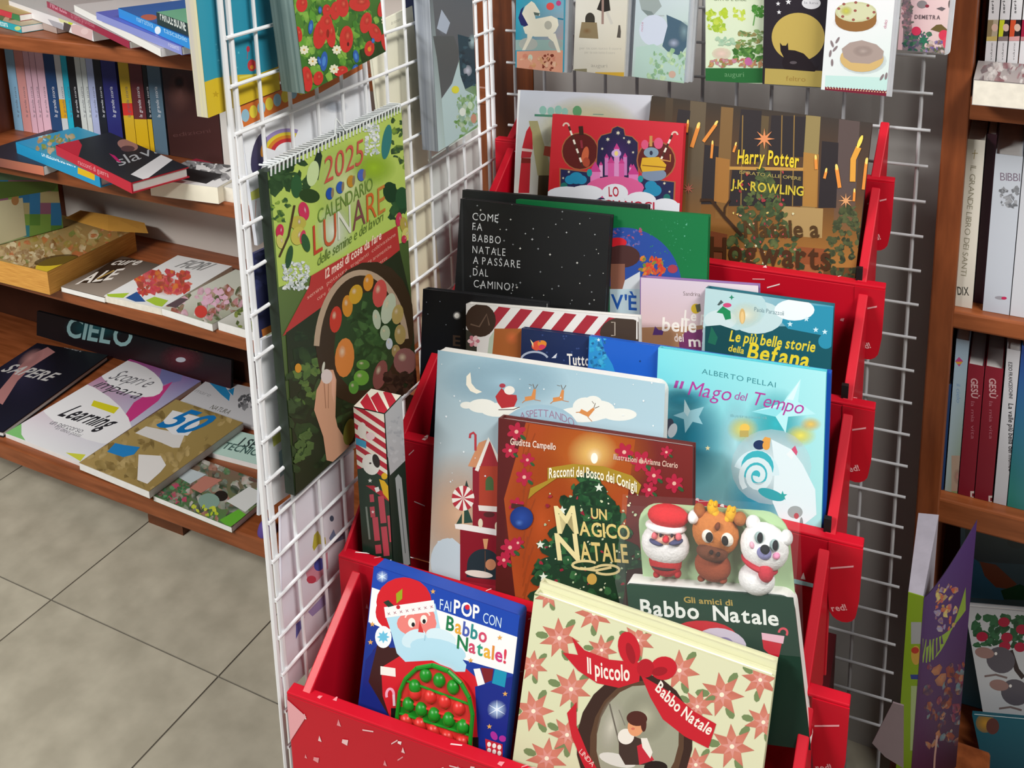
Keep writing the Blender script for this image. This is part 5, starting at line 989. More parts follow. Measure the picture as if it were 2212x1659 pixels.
# bottom shelf
def a_learn(A):
    A.bg(['b0408a', '8a86c0', 'f0f2f4', 'f0f2f4'], 6); A.poly([(570, 75), (650, 0), (790, -90), (880, -90), (760, 20)], 'd83c90')
    A.crop(*C2); A.poly([(880, 1340), (1040, 1390), (1000, 1450), (620, 1560)], 'd23f8c'); A.poly([(1290, 1460), (1460, 1500), (1440, 1560), (1250, 1600)], '8084bc'); A.poly([(470, 1659), (620, 1560), (700, 1550), (560, 1700)], '8a88c0')
    A.crop(*C3); A.poly([(410, 215), (570, 80), (700, 60), (560, 180)], '8a88bc'); A.poly([(1290, 85), (1180, 230), (940, 410), (930, 340), (1000, 240), (1130, 160)], 'cf4088'); A.poly([(40, 470), (160, 385), (160, 480), (190, 525)], '84c878'); A.poly([(490, 615), (640, 630), (600, 680)], 'd8dc4a')
    A.ell(620, 300, 400, 190, 'f4f5f7', 28); A.ell(980, 60, 250, 120, 'f4f5f7', 20); A.text('Scopri e', (800, 60), (1080, 130), 70, '6a6a70', 0, .35); A.text('impara', (690, 120), (1010, 215), 60, '44444a', 0, .35); A.poly([(700, 225), (890, 280), (850, 325), (680, 265)], 'e0d82a'); A.text('Learning', (430, 335), (770, 440), 90, '2a2a30', 1, .35)
    A.text('un percorso', (365, 400), (600, 470), 34, '6a6a72'); A.text('in dieci passi', (410, 440), (590, 500), 26, '8a8a90')
flat(S4, (40, 470), (597, 685), (826, -128), .010, 'paperback_book', 'white paperback with pink and lilac corners and the word Learning, bottom shelf', 'f0f0f2', a_learn, C3, hard=False)
def a_50(A):
    A.bg(['a8935a', 'a08a52', 'b49a60', 'a08850'], 4); A.scatter(90, (600, 200, 1720, 900), ['8a7444', 'b8a068', '9a844e', '7a663a', 'c4ac74'], 30, 70, 4)
    A.poly([(1010, 470), (1090, 420), (1380, 480), (1340, 580), (1290, 580), (1200, 540)], 'e4e2de'); A.poly([(1200, 400), (1290, 300), (1490, 350), (1490, 400), (1400, 490), (1290, 480)], 'eceff2'); A.text('50', (1160, 410), (1400, 480), 150, '1879c0', 1, .35)
    A.poly([(800, 610), (860, 545), (930, 560), (1045, 575), (1000, 630), (920, 650)], '2a88cc'); A.poly([(1035, 630), (1200, 640), (1240, 710), (1200, 760), (1100, 850), (1025, 820)], 'eae8e4')
flat(S4, (590, 690), (1112, 905), (1262, 200), .016, 'paperback_book', 'sand-brown paperback with a big blue 50 on torn white paper', 'c9c2b4', a_50, C3, hard=False, page=PAGEW, lift=.0125)
def a_cact(A):
    A.bg(['8a6a5a', '7a6a5a', '4a6a48', '5a8a4a'], 4); A.scatter(120, (1150, 660, 1990, 1180), ['b07a68', '4a5a48', '9aa090', 'c8c4bc', '6a4a44', '5f8a5a', '7a8478', '3c4a38'], 26, 66, 6); A.scatter(26, (1150, 850, 1400, 1000), ['3a6a44', '5a9a68', 'c04a6a'], 18, 40, 7)
    A.poly([(1690, 980), (1860, 870), (1990, 930), (1830, 1060)], 'dfe2df'); A.poly([(1640, 1120), (1780, 1040), (1840, 1080), (1710, 1180)], '6ab83a'); A.poly([(1400, 730), (1540, 780), (1420, 850), (1330, 800)], 'c4d0d4'); A.poly([(1530, 790), (1660, 820), (1500, 920), (1420, 880)], 'c08070'); A.ell(1650, 940, 50, 40, '2a2420'); A.ell(1560, 980, 80, 60, '8aa89a'); A.scatter(10, (1430, 1010, 1620, 1090), ['b8d03a', 'd0d84a'], 14, 26, 8)
flat(S4, (1143, 935), (1728, 1172), (1470, 648), .012, 'paperback_book', 'paperback with a photo collage of cacti and hands, nearest the grid on the bottom shelf', '5a7a50', a_cact, C3, hard=False)
def a_mint(A):
    A.bg(['bfe0d4', 'c4e2d8', 'c4e4d8', 'c0e0d4'], 4); A.text('I SEGRETI', (1770, 560), (2130, 640), 60, '3a4a48', 1); A.text('TECNICHE DI', (1650, 580), (2080, 680), 46, '4a6a64', 1); A.poly([(1600, 480), (1760, 420), (1760, 470), (1640, 520)], 'c8e4da')
flat(S4, (1545, 605), (2140, 760), (1745, 445), .012, 'paperback_book', 'mint green paperback titled I SEGRETI behind the cactus book', 'bfe0d4', a_mint, C3, hard=False)
def a_whale(A):
    A.bg(['d9dade', 'dadbdf', 'd2d4d8', 'd0d2d4'], 4); A.poly([(1540, 70), (1600, 80), (1680, 120), (1720, 180), (1710, 230), (1650, 180)], '2a90c8'); A.poly([(1700, 150), (1750, 130), (1740, 190)], '2a90c8'); A.ell(1750, -20, 100, 50, 'd8708a', 10); A.ell(1790, 0, 60, 30, 'e0a050', 10); A.scatter(20, (1780, 180, 1900, 280), ['5a5c60', '8a8c90'], 14, 34, 3, .3)
    A.text('mare', (1450, 160), (1560, 200), 26, 'a8aaae'); A.text('NATURA', (1560, 285), (1700, 330), 30, '5a5a4a')
flat(S4, (1290, 270), (1960, 440), .13, .008, 'magazine', 'white magazine with a small blue whale behind the sand-brown paperback', 'd8d9dd', a_whale, C3, hard=False)
def a_b1(A):
    A.bg(['15141c', '131218', '1a1a26', '1e2030'], 4); A.crop(*C2); A.ell(170, 1500, 300, 330, '2e2c42', edge='2e2c4200'); A.poly([(-60, 1700), (150, 1450), (250, 1350), (380, 1290), (440, 1330), (250, 1450), (140, 1560), (20, 1750)], 'b07a78'); A.ell(240, 1380, 120, 60, 'b88684', -35, edge='b8868400'); A.text('SAPERE', (0, 1480), (370, 1560), 60, 'c8c6c4', 1, .3)
    A.text('il potere di cambiare', (335, 1250), (640, 1330), 34, 'a8a8ac', 0, .3)
flat(S4, (-560, 340), (20, 460), .34, .014, 'hardback_book', 'black hardback with a pink hand at the left end of the bottom shelf', '16151d', a_b1, C3)
def a_cibo(A):
    A.bg(['101318', '0f1216', '10141a', '3a1418'], 4); A.crop(*C2); A.ell(760, 1130, 260, 110, '1a5a62', edge='1a5a6200'); A.text('CIELO', (520, 1200), (1040, 1290), 150, '9ac4c6', 1, .3); A.ell(1450, 1380, 190, 120, '6a2430', edge='6a243000'); A.text('REBELS', (1300, 1250), (1590, 1330), 60, '8a6a34', 1, .3); A.ell(1440, 1390, 40, 20, 'c8ccd4')
pc = onZ(239, 768, S4 + .012) + V((0, .012, 0)); fc = Fr(pc, (1, 0, 0), (0, math.cos(math.radians(80)), math.sin(math.radians(80)))).sub((80, 672), (500, 778))
book('hardback_book', 'wide black hardback titled CIELO leaning at the back of the bottom shelf', fc, fc.w, -fc.st(239, 775)[1], .008, '12151a', a_cibo, group='books on the left bookcase')
# third shelf
def a_yel(A):
    A.bg(['8a7a4a', '9a7440', 'b09a6a', '8a6a34'], 4); A.scatter(90, (0, 300, 1100, 680), ['a8905a', '8a6a34', 'c4b088', '7a5428', '94803c', 'b0643a', '6f7a3a'], 24, 60, 4); A.scatter(40, (0, 480, 420, 650), ['c8b894', 'b49a70', '8a6a44'], 20, 44, 5); A.ell(480, 640, 200, 70, 'd0b42c', -8); A.ell(450, 600, 180, 40, '5a4420aa', -8)
yb = flat(S3, (-300, 530), (375, 692), (520, 245), .048, 'thick_book', 'thick book with yellow page edges and a village scene, cover flap curling up', 'c89a4a', a_yel, C2, hard=False, page=mat('yellow_page_edges', 'e2a850', .7, c2='c4883a', scale=120, stretch=(.2, .2, 6)))
fl_ = MB(); zf = S3 + .049
P0 = [onZ(*(C2[0] + x * C2[2], C2[1] + y * C2[2]), zf + d) for x, y, d in ((520, 260, .0), (860, 360, .0), (1180, 380, .0))]
P1 = [onZ(*(C2[0] + x * C2[2], C2[1] + y * C2[2]), zf + d) for x, y, d in ((640, 200, .006), (860, 235, .010), (1150, 300, .004))]
for k in range(2): fl_.prism([P0[k], P0[k + 1], P1[k + 1], P1[k]], V((0, 0, .0008)))
fl_.build('cover_flap', cov('d09a44'), yb)
def a_ale(A):
    A.bg(['4a3c32', '5a5048', '8a8074', 'a09488'], 4); A.poly([(620, 780), (900, 600), (1100, 580), (800, 780)], '30241c'); A.text('ALE', (600, 790), (890, 750), 70, 'ece8e0', 1, .5); A.text('cure', (870, 635), (1090, 635), 44, 'e0dcd4', 1, .4); A.line([(770, 750), (910, 680)], 10, 'b0904a')
flat(S3, (485, 808), (830, 895), (945, 560), .011, 'paperback_book', 'dark brown paperback with white letters beside the thick yellow book', '5a5048', a_ale, C2, hard=False)
def a_fiori(A):
    A.bg(['e6e8e8', 'e8eaea', 'e4e6e6', 'dfe2e0'], 4); A.ell(1290, 790, 200, 90, 'c8604a', 14, edge='c8604a00'); A.scatter(70, (1090, 690, 1500, 860), ['d0503c', 'c84a5a', 'd8803a', 'b83c3c', 'd86a6a', '9a4a3a'], 22, 52, 4); A.text('FIORI', (1390, 650), (1600, 680), 56, '8a8c8c', 1, .4); A.poly([(850, 870), (1030, 860), (980, 900), (860, 890)], 'a8c83a'); A.poly([(1000, 900), (1090, 850), (1160, 930), (1080, 930)], '2a5490'); A.poly([(1160, 920), (1230, 890), (1340, 920), (1290, 970), (1240, 960)], 'a4c43c')
flat(S3, (830, 880), (1285, 985), (1395, 555), .013, 'paperback_book', 'white paperback titled FIORI with a burst of red flowers', 'eae6d8', a_fiori, C2, hard=False, page=PAGE)
def a_flw(A):
    A.bg(['ccd2c4', 'd0d4c8', 'cfd0c4', '9aa088'], 4); A.scatter(90, (1320, 830, 2300, 1130), ['c88a94', 'b8a088', '5a6a44', 'd8b0c0', '4a5a38', '8a7a5a', 'e0d8d0', 'a05a4a'], 26, 60, 5); A.scatter(14, (1640, 830, 1830, 950), ['dca8c4', 'e4bcd0'], 24, 46, 6); A.ell(1600, 1010, 50, 50, 'd0443c'); A.star(1920, 1030, 50, 'e2d82a', 6); A.poly([(1320, 960), (1440, 900), (1500, 910), (1400, 980)], '5a4a50')
flat(S3, (1285, 980), (1690, 1108), (1835, 660), .014, 'paperback_book', 'paperback with a bouquet of pink flowers next to the grid on the third shelf', 'd4d8cc', a_flw, C2, hard=False)
flat(S3, (1735, 1088), (2250, 1240), .16, .016, 'paperback_book', 'white paperback at the end of the third shelf, half hidden by the grid edge', 'e4e4e0', lambda A: (A.bg(['d4d6d0', 'd4d6d0', 'cfd0c8', '6a7a4a'], 4), A.scatter(20, (1880, 950, 2200, 1150), ['6a7a3a', '8a9a4a', '4a5a34'], 24, 50, 3)), C2, hard=False)
def a_pix(A):
    A.bg(['4a6a34', '3f6a6a', 'b4b48a', '6a9a4a'], 4); g = random.Random(3); A.crop(*C2)
    for i in range(6):
        for j in range(5): A.rect(i * 85 - 20, j * 90 - 40, i * 85 + 65, j * 90 + 50, g.choice(['2a70a4', '2f7ab0', '3a8a9a', '7aa04a', '8a5a74', '5a8a3c', 'b0a87a']))
    A.poly([(-40, 130), (180, 100), (210, 400), (-40, 480)], 'c4bf9c'); A.ell(120, 120, 30, 40, 'a87a4a'); A.poly([(-60, -30), (470, -30), (430, 40), (-60, 120)], '4f6a2c')
zp = S3 + .0490; q0, q1 = onZ(0, 528, zp), onZ(136, 492, zp); ep = (q1 - q0).normalized(); q0 = q0 - ep * .06
fp = Fr(q0 + V((0, 0, .16)), ep, V((0, .04, 1)))
book('picture_book', 'picture book with coloured squares standing on the thick yellow book', fp, (q1 - q0).length, .16 / fp.e2.z - .0008, .008, '55783c', a_pix, group='books on the left bookcase')
# second shelf, lying
def a_slava(A):
    A.bg(['20242a', '26282e', '20242a', '2c3034'], 4); A.poly([(475, 1230), (640, 1150), (700, 1240), (660, 1370)], 'c0263a'); A.poly([(1130, 1130), (1480, 1250), (1430, 1280), (1100, 1160)], 'b85a3c'); A.ell(1090, 1240, 90, 46, 'a87a70', 15); A.ell(1090, 1270, 60, 26, '5a4044'); A.text('slava', (1020, 1420), (1400, 1290), 70, 'b4b8bc', 0, .5); A.poly([(930, 1310), (980, 1330), (1040, 1390), (1000, 1380)], 'c02468')
    A.poly([(1115, 1490), (1480, 1255), (1595, 1275), (1240, 1540)], 'e0e0e2')
flat(S2, (475, 1240), (1120, 1560), (830, 1085), .019, 'hardback_book', 'black and red hardback with a script title, lying across the cyan book', 'c22538', a_slava, C1, lift=.042, sp='F', spine=lambda A: (A.bg(['c22a3c'] * 4, 2), A.crop(*C1), A.text('racconti di guerra', (670, 1400), (930, 1515), 26, 'e4a8ac')))
flat(S2, (135, 1215), (850, 1500), .125, .022, 'hardback_book', 'cyan hardback lying under the black and red one', '2a94c4', lambda A: (A.bg(['2f9fc8', '3aa8c4', '2290c4', '58a8a0'], 4), A.text('premio', (340, 1180), (640, 1060), 70, '9adcec', 1, .5), A.scatter(20, (300, 1150, 620, 1290), ['8a9a3a', 'b08a5a', '3a8a6a', 'c8b090'], 20, 44, 3)), C1, sp='F', lift=.0185,
     spine=lambda A: (A.bg(['2496c6'] * 4, 2), A.crop(*C1), A.text('LA SELEZIONE DEL GUSTO', (360, 1330), (650, 1430), 30, 'eaf6fa', 1), A.poly([(665, 1405), (810, 1465), (810, 1540), (665, 1480)], 'e2b81e')))
flat(S2, (-200, 1310), (370, 1420), .17, .018, 'paperback_book', 'dark paperback with a salmon spine at the left end of the second shelf', '2a2a34', lambda A: A.bg(['2c2c38', '3a3440', '26262e', '342e38'], 2), C1, sp='F', hard=False, lift=.0, spine=lambda A: (A.bg(['2a2830', 'c87a5c', '2a2830', 'c8745a'], 4)))
def a_bw(A):
    A.bg(['e2e2e2', 'dcdcdc', 'e6e6e6', 'e4e4e4'], 4); A.scatter(50, (1450, 1340, 1950, 1520), ['5a5a5c', '8a8a8c', '3a3a3c', 'b4b4b6'], 24, 60, 4, .3, 5); A.poly([(1380, 1500), (1560, 1430), (1900, 1490), (1760, 1570)], '2c2c2e')
flat(S2, (1275, 1530), (1855, 1600), .105, .030, 'hardback_book', 'thick white book with a black and white photo beside the grid, second shelf', 'e6e4dc', a_bw, C1, hard=False, page=mat('ivory_page_edges', 'f2ecd8', .8, noise=.1))
flat(S2, (1410, 1440), (1620, 1500), .07, .010, 'hardback_book', 'thin dark red book between the black one and the thick white book', '9a2038', None, C1, lift=.0)
flat(S2, (1880, 1590), (2300, 1660), .15, .026, 'hardback_book', 'second thick white book, mostly hidden by the outer grid bars', 'e8e4d8', lambda A: A.bg(['3a3a3c', '5a5a5c', 'e0e0dc', 'e0e0dc'], 4), C1, hard=False, page=PAGE)
# second shelf, standing row
def spinebook(name, label, x0, x1, Y, z, hgt, dep, c, art=None, group=None, page=None):
    """upright book: spine face towards -Y; x0,x1 world; z bottom"""
    w = x1 - x0; root = thing(name, label, 'book', ((x0 + x1) / 2, Y + dep / 2, z), group); bt = .0012
    z += .0004; MB().aabb(x0, x1, Y, Y + bt, z, z + hgt).aabb(x0, x0 + bt, Y + bt, Y + dep, z, z + hgt).aabb(x1 - bt, x1, Y + bt, Y + dep, z, z + hgt).build('cover', cov(c), root)
    MB().aabb(x0 + bt, x1 - bt, Y + bt, Y + dep - .002, z + .001, z + hgt - .003).build('page_block', page or PAGEW, root)
    f = Fr((x0, Y, z + hgt), (1, 0, 0), (0, 0, 1)); A = Art(f, w, hgt, .0002); A.bg([c] * 4, 2)
    if art: art(A)
    A.build('spine_print', root)
    return root
def vtext(t, x0, y0, x1, y1, h, c, bold=0):       # title running up or down the spine
    return lambda A: A.crop(*A._c).text(t, (x0, y0), (x1, y1), h, c, bold)
YS = 1.405
row = [(85, 160, '8fbfe0', 'pale blue', 158), (160, 235, 'd89a98', 'salmon', 160), (235, 285, 'dcb4c6', 'first pale pink', 160), (286, 335, 'dcb4c6', 'middle pale pink', 160), (336, 405, 'e0b8ca', 'wide pale pink', 161), (405, 495, '274a78', 'navy blue', 160), (495, 550, 'cfd4d8', 'white with an orange foot', 158), (550, 600, '22b4d0', 'bright cyan', 160), (600, 665, '23262a', 'black next to the cyan', 158), (665, 714, 'd4d8d4', 'first white', 158), (715, 760, 'd8dcd8', 'second white', 158), (760, 820, 'b4bce0', 'lavender', 157), (820, 885, '22242c', 'black next to the lavender', 157), (885, 1010, '2e2f74', 'wide indigo', 158), (1030, 1120, 'd8b02a', 'yellow with a red band', 158), (1120, 1230, '6a2c30', 'maroon with a yellow foot', 160), (1231, 1272, '1c1a1c', 'thin black with a yellow foot', 158), (1272, 1385, '5a7486', 'slate blue-grey', 160)]
for x0, x1, c, nm, hh in row:
    a = onY(x0 * .25316, 200, YS).x; b = onY(x1 * .25316, 200, YS).x
    def sa(A, x0=x0, x1=x1, c=c, nm=nm):
        A.crop(*C1); m_ = (x0 + x1) / 2
        if 'orange' in nm: A.poly([(x0 - 30, 845), (x1 + 60, 850), (x1 + 90, 1010), (x0, 1010)], 'e0a820')
        if 'red band' in nm: A.poly([(x0 - 30, 880), (x1 + 60, 880), (x1 + 60, 985), (x0 - 30, 985)], 'd8342c')
        if 'yellow foot' in nm: A.poly([(x0 - 30, 1015), (x1 + 90, 1020), (x1 + 90, 1300), (x0 - 30, 1300)], 'dcb420')
        col = 'e8e8ec' if sum(hx(c)[:3]) < .9 else '5a5a66'
        A.text('la grande storia', (m_ + 42, 1000), (m_ + 12, 740), 17 if x1 - x0 < 90 else 26, col)
    spinebook('standing_book', nm + ' spine in the standing row on the second shelf', a + .0006, b - .0006, YS, S2, hh / 1000 + .03, .10, c, sa, 'spines on the second shelf')
a, b = onY(1400 * .25316, 200, YS).x, onY(1850 * .25316, 200, YS).x
fb_ = Fr((a, YS, S2 + .188), (1, 0, 0), (0, 0, 1))
book('hardback_book', 'dark brown book standing face out with a faint face, second shelf', fb_, b - a, .187, .02, '4a2a28', lambda A: (A.bg(['3a2020', '4a2a28', '3c2220', '4a2c2a'], 6), A.crop(*C1), A.ell(1540, 780, 130, 200, '7a5048', edge='7a504800'), A.ell(1530, 700, 50, 60, '2a1414', edge='2a141400'), A.text('edizioni', (1480, 1170), (1800, 1130), 34, '5a3a38')), group='books on the left bookcase')
a2 = onY(1965 * .25316, 200, YS).x
spinebook('standing_book', 'broad white spine at the end of the standing row, beside the grid edge', b + .002, a2 + .01, YS, S2, .19, .10, 'e0ded8', None, 'spines on the second shelf')

# top shelf: a slanting heap of flat books, spines to the front
def heap(FL, FR, cr, th, lift, dep, c, sc_, label, top=None, art=None, sart=None):
    flat(S1, FL, FR, dep, th, 'flat_book', label, c, (lambda A: (A.bg([top or c] * 4, 2), art(A) if art else 0)), cr, sp='F', lift=lift, spine=lambda A: (A.bg([sc_] * 4, 2), A.crop(*cr), sart(A) if sart else 0), hard=False)
heap((-700, 120), (335, 420), E8, .013, .001, .12, '1f9fb0', '22aab8', 'teal spine, lowest at the left end of the top shelf', 'b0a488', lambda A: A.scatter(6, (-100, 100, 300, 300), ['c0404a', '3a7a50'], 60, 120, 2), lambda A: (A.text('Scrittura', (-60, 390), (130, 430), 60, 'd8f0f0', 1), A.ell(285, 450, 50, 34, 'c4d88a')))
heap((-700, -60), (310, 240), E8, .012, .015, .11, 'c83848', 'cc3a4a', 'red and green book on top of the teal spine', 'b0985a', None, lambda A: A.poly([(200, 180), (330, 220), (330, 400), (180, 330)], '3a8050'))
heap((300, 250), (900, 420), E8, .014, .001, .14, 'a8988e', 'b0a098', 'greyish pink book lying low beside the teal spine', 'b8aca4', None, lambda A: A.scatter(14, (320, 280, 800, 500), ['c8bcb4', '8a7a70', 'd0c0b8'], 40, 70, 3))
heap((140, 10), (1480, 480), E8, .020, .0165, .15, 'dcdcdc', 'e4e2e4', 'white spine with a small cartoon drawing, leaning over the top shelf edge', 'b8b8b8', None, lambda A: (A.poly([(760, 300), (1000, 380), (1050, 520), (850, 420)], 'a8a8b0'), A.poly([(900, 230), (1170, 330), (1150, 410), (960, 350)], 'd8d8a0'), A.ell(1130, 360, 40, 34, 'c4d43a'), A.poly([(1020, 350), (1140, 400), (1090, 540), (1010, 480)], '4a4444'), A.poly([(1130, 400), (1300, 380), (1480, 470), (1470, 680), (1300, 600), (1150, 520)], 'd4b4b4'), A.ell(1350, 500, 60, 50, 'e0c4c4')))
heap((745, 20), (2060, 660), E8, .012, .037, .14, '9a2c48', '9c2c48', 'dark red spine slanting across the heap on the top shelf', 'a8a0a0', None, lambda A: (A.text('MICHELE', (805, 110), (1070, 220), 60, 'd08a9c', 1), A.text('la terra promessa', (1140, 280), (1510, 440), 44, 'c47a8c')))
heap((1180, 80), (2560, 780), E8, .012, .050, .15, 'e6e6e4', 'eeeeea', 'plain white spine above the dark red one, top shelf', 'c4c0c0')
heap((820, 105), (1550, 400), C1, .012, .063, .15, '6a72c4', '8a94d4', 'lilac spine between white and bright blue books, top shelf', '5a62b8', None, lambda A: A.text('rossetti', (1440, 395), (1530, 430), 24, 'd8dcf0'))
heap((1010, 70), (1640, 340), C1, .015, .076, .14, '2a88d4', '3090dc', 'bright blue spine with a round white badge, top shelf', '2c5a9c', lambda A: A.ell(1270, 150, 70, 26, 'a85a4a'), lambda A: (A.ell(1348, 258, 26, 34, 'e4f0f8'), A.text('narrativa', (1170, 180), (1310, 240), 26, 'a8d4f4'), A.text('tascabile', (1400, 275), (1600, 360), 26, 'a8d4f4')))
heap((1335, 105), (1760, 260), C1, .018, .092, .12, '23403c', '243a3c', 'dark green spine with white letters at the top of the heap', '5f9a7c', None, lambda A: A.text('PAROLE BUONE', (1370, 165), (1590, 265), 46, 'd4dcd8', 1))
# small violet thing on the bottom shelf behind the grid edge
MBp = MB().ball(onY(578, 1150, 1.275) + V((0, 0, .0)), .018, .02, .028).build('purple_ball', mat('purple_plastic', '5a4490', .5, noise=.1), None, True)
tag(MBp, 'small purple rounded object on the bottom shelf behind the grid edge', 'toy')

# ------------------------------------------------------------------ right bookcase
E6 = (1860, 0, .18079); E7 = (1960, 250, .27126); D7 = (1850, 600, .31342); D8 = (1750, 1080, .34894)
R1, R2, R3 = RZ
GR = 'books on the right bookcase'
def rx(px, py, Y): return onY(px, py, Y).x
Ya = RY + .055
for k, (p0, p1, cc, l_) in enumerate(((1505, 1640, ('8a7a5a', 'b4a890', 'c4b06a'), 'first white comic spine with a brown portrait'), (1645, 1770, ('c8d02a', '2a2426', '8a7a78'), 'second white comic spine with a yellow and black band'), (1775, 1910, ('d0502c', '2a2024', 'd8a0a0'), 'third white comic spine with an orange band'), (1915, 2050, ('a01c40', '3a2028', 'c08a90'), 'fourth white comic spine with a crimson band'))):
    a, b = rx(1860 + p0 * .18079, 60, Ya), rx(1860 + p1 * .18079, 60, Ya)
    def sa(A, p0=p0, p1=p1, cc=cc, k=k):
        A.crop(*E6); m_ = (p0 + p1) / 2; A.poly([(p0 - 40, 235), (p1 + 40, 235), (p1 + 40, 490), (p0 - 40, 490)], cc[1] if k else cc[1])
        A.poly([(p0, 240), (m_ + 10, 240), (m_ - 20, 480), (p0 - 20, 480)], cc[0]); A.ell(m_ + 25, 330, 38, 46, 'd8b8a8'); A.poly([(p0 - 20, 440), (p1, 430), (p1, 488), (p0 - 20, 488)], cc[2]); A.text('serie', (m_ + 12, 160), (m_ + 12, -40), 30, '4a4a4c', 1); A.text('volume', (m_ - 10, 720), (m_ + 2, 510), 24, '5a5a5c')
    spinebook('comic_book', l_ + ', right bookcase', a + .0004, b - .0004, Ya, R1, .20, .12, 'dcdce0', sa, GR)
def a_ph(A): A.bg(['8a8484', '9a9494', 'a8a2a0', '7a5a5c'], 4); A.crop(*E6); A.scatter(24, (1400, 740, 2000, 990), ['b8b2b0', '6a6264', 'c8c4c2', '7a4a50'], 40, 90, 3, .4, 120)
zt = R1 + .032; f0 = Fr((0, 0, zt), (1, 0, 0), (0, 1, 0)); pA = f0.pt(*f0.st(2103, 172)); ff = Fr((pA.x, RY + .052, zt), (1, 0, 0), (0, 1, 0))
book('paperback_book', 'thick paperback with a grey photo cover lying before the comic spines', ff, .2, RY + .052 - pA.y, .030, '9a9492', a_ph, hard=False, page=PAGE, group=GR)
def sp_santi(A): A.crop(*E7); A.bg(['ddd9cc', 'e0dccf', 'd8d4c8', 'dcd8cc'], 3); A.line([(540, 270), (530, 345)], 6, '9a8a5a'); A.line([(515, 300), (562, 298)], 6, '9a8a5a'); A.text('IL GRANDE LIBRO DEI SANTI', (505, 395), (425, 1270), 44, '8a8670'); A.text('DIX', (400, 1425), (492, 1430), 62, '4a4a44', 1)
Yb = RY + .015
a, b = rx(2088, 300, Yb), rx(2129, 300, Yb); spinebook('hardback_book', 'cream spine titled IL GRANDE LIBRO DEI SANTI, first on its shelf', a + .001, b, Yb, R2, onY(2088, 300, Yb).z - R2, .15, 'dedacd', sp_santi, GR)
a, c_ = b + .001, rx(2150, 330, Yb) - .006; spinebook('hardback_book', 'dark maroon book squeezed between the two white ones', a, a + .011, Yb + .02, R2, .225, .14, '3a1a26', None, GR)
def sp_bib(A): A.crop(*E7); A.bg(['c8d0da', 'ccd4de', 'c0c8d4', 'c4ccd8'], 3); A.text('BIBBIA', (740, 515), (960, 525), 62, '7a6a7c', 0); A.scatter(24, (745, 570, 880, 730), ['8a8e94', 'a4a8ae', '6a6e74'], 14, 34, 3); A.ell(740, 1450, 44, 14, '9a9aa4', 5); A.ell(770, 1452, 22, 12, 'c02a5a')
a, b = rx(2150, 340, Yb), rx(2212, 340, Yb); spinebook('hardback_book', 'broad pale blue-white spine titled BIBBIA', a, b - .001, Yb, R2, onY(2155, 333, Yb).z - R2, .15, 'c8d0da', sp_bib, GR)
spinebook('hardback_book', 'white spine at the very edge, right of the broad BIBBIA spine', b, b + .03, Yb, R2, .21, .15, 'd0d4dc', None, GR)
Yc = RY + .02
def spc(px0, px1, pyt): a, b = rx(px0, 850, Yc), rx(px1, 850, Yc); return a, b, onY(px0, pyt, Yc).z - R3
a, b, h_ = spc(2042, 2054, 830); spinebook('booklet', 'thin dark blue booklet leaning beside the wooden upright', a, b, Yc, R3, h_, .13, '1f3f6e', None, GR)
def sp_lb(A): A.crop(*D7); A.bg(['a8c4dc', 'acc8de', 'a4b8b8', '8a9a70'], 6); A.poly([(655, 1225), (750, 1225), (750, 1560), (655, 1560)], 'b09a88'); A.ell(700, 1370, 34, 60, 'c08880', edge='b09a8800'); A.poly([(655, 1470), (750, 1470), (750, 1560), (655, 1560)], '8a9a6a'); A.poly([(680, 575), (707, 545), (735, 575), (708, 612)], 'c04a8a'); A.poly([(682, 578), (733, 578), (720, 595), (695, 595)], 'e0a83a'); A.text('il cielo', (690, 730), (690, 860), 26, '7a9cc4')
a, b, h_ = spc(2057, 2085, 730); spinebook('paperback_book', 'pale blue spine with a small rainbow diamond, right bookcase', a, b, Yc, R3, h_, .13, 'a8c4dc', sp_lb, GR)
def sp_ges(o):
    def g(A): A.crop(*D7); A.bg(['8a1c30', '8e1e32', '7a1628', '801a2c'], 3); A.text('GESÙ', (790 + o, 690), (792 + o, 825), 44, 'd8b0b4', 1); A.text('la mia vita', (790 + o, 850), (790 + o, 1110), 24, 'b06a78'); A.rect(785 + o, 1470 + o * .25, 842 + o, 1525 + o * .25, 'd8ccc8'); A.rect(797 + o, 1485 + o * .25, 830 + o, 1508 + o * .25, '7a2030')
    return g
a, b, h_ = spc(2087, 2122, 785); spinebook('hardback_book', 'dark red spine titled GESÙ, the left one of two', a, b, Yc, R3, h_, .13, '861c2e', sp_ges(0), GR)
a, b, h_ = spc(2124, 2163, 790); spinebook('hardback_book', 'dark red spine titled GESÙ, the right one of two', a, b, Yc, R3, h_, .13, '861c2e', sp_ges(125), GR)
def sp_val(A): A.crop(*D7); A.bg(['d4d6dc', 'd8dae0', 'ccd0d8', 'd0d2da'], 3); A.text('EZIO FRANCESCHINI', (1048, 580), (1052, 830), 24, '3a3a40', 1); A.text('La valle più bella del mondo', (1048, 865), (1050, 1335), 32, '26262c', 1); A.star(1060, 1505, 24, '9a9aa0', 6)
a, b, h_ = spc(2167, 2196, 752); spinebook('paperback_book', 'white spine titled La valle più bella del mondo', a, b, Yc, R3, h_, .13, 'd4d6dc', sp_val, GR)
a, b, h_ = spc(2198, 2240, 745); spinebook('paperback_book', 'blue-green spine at the right edge of the lower shelf', a, b, Yc, R3, h_, .13, '1d5c9c', lambda A: A.bg(['2a4aa0', '2a4aa0', '2a8a7a', '3a8a8a'], 6), GR)
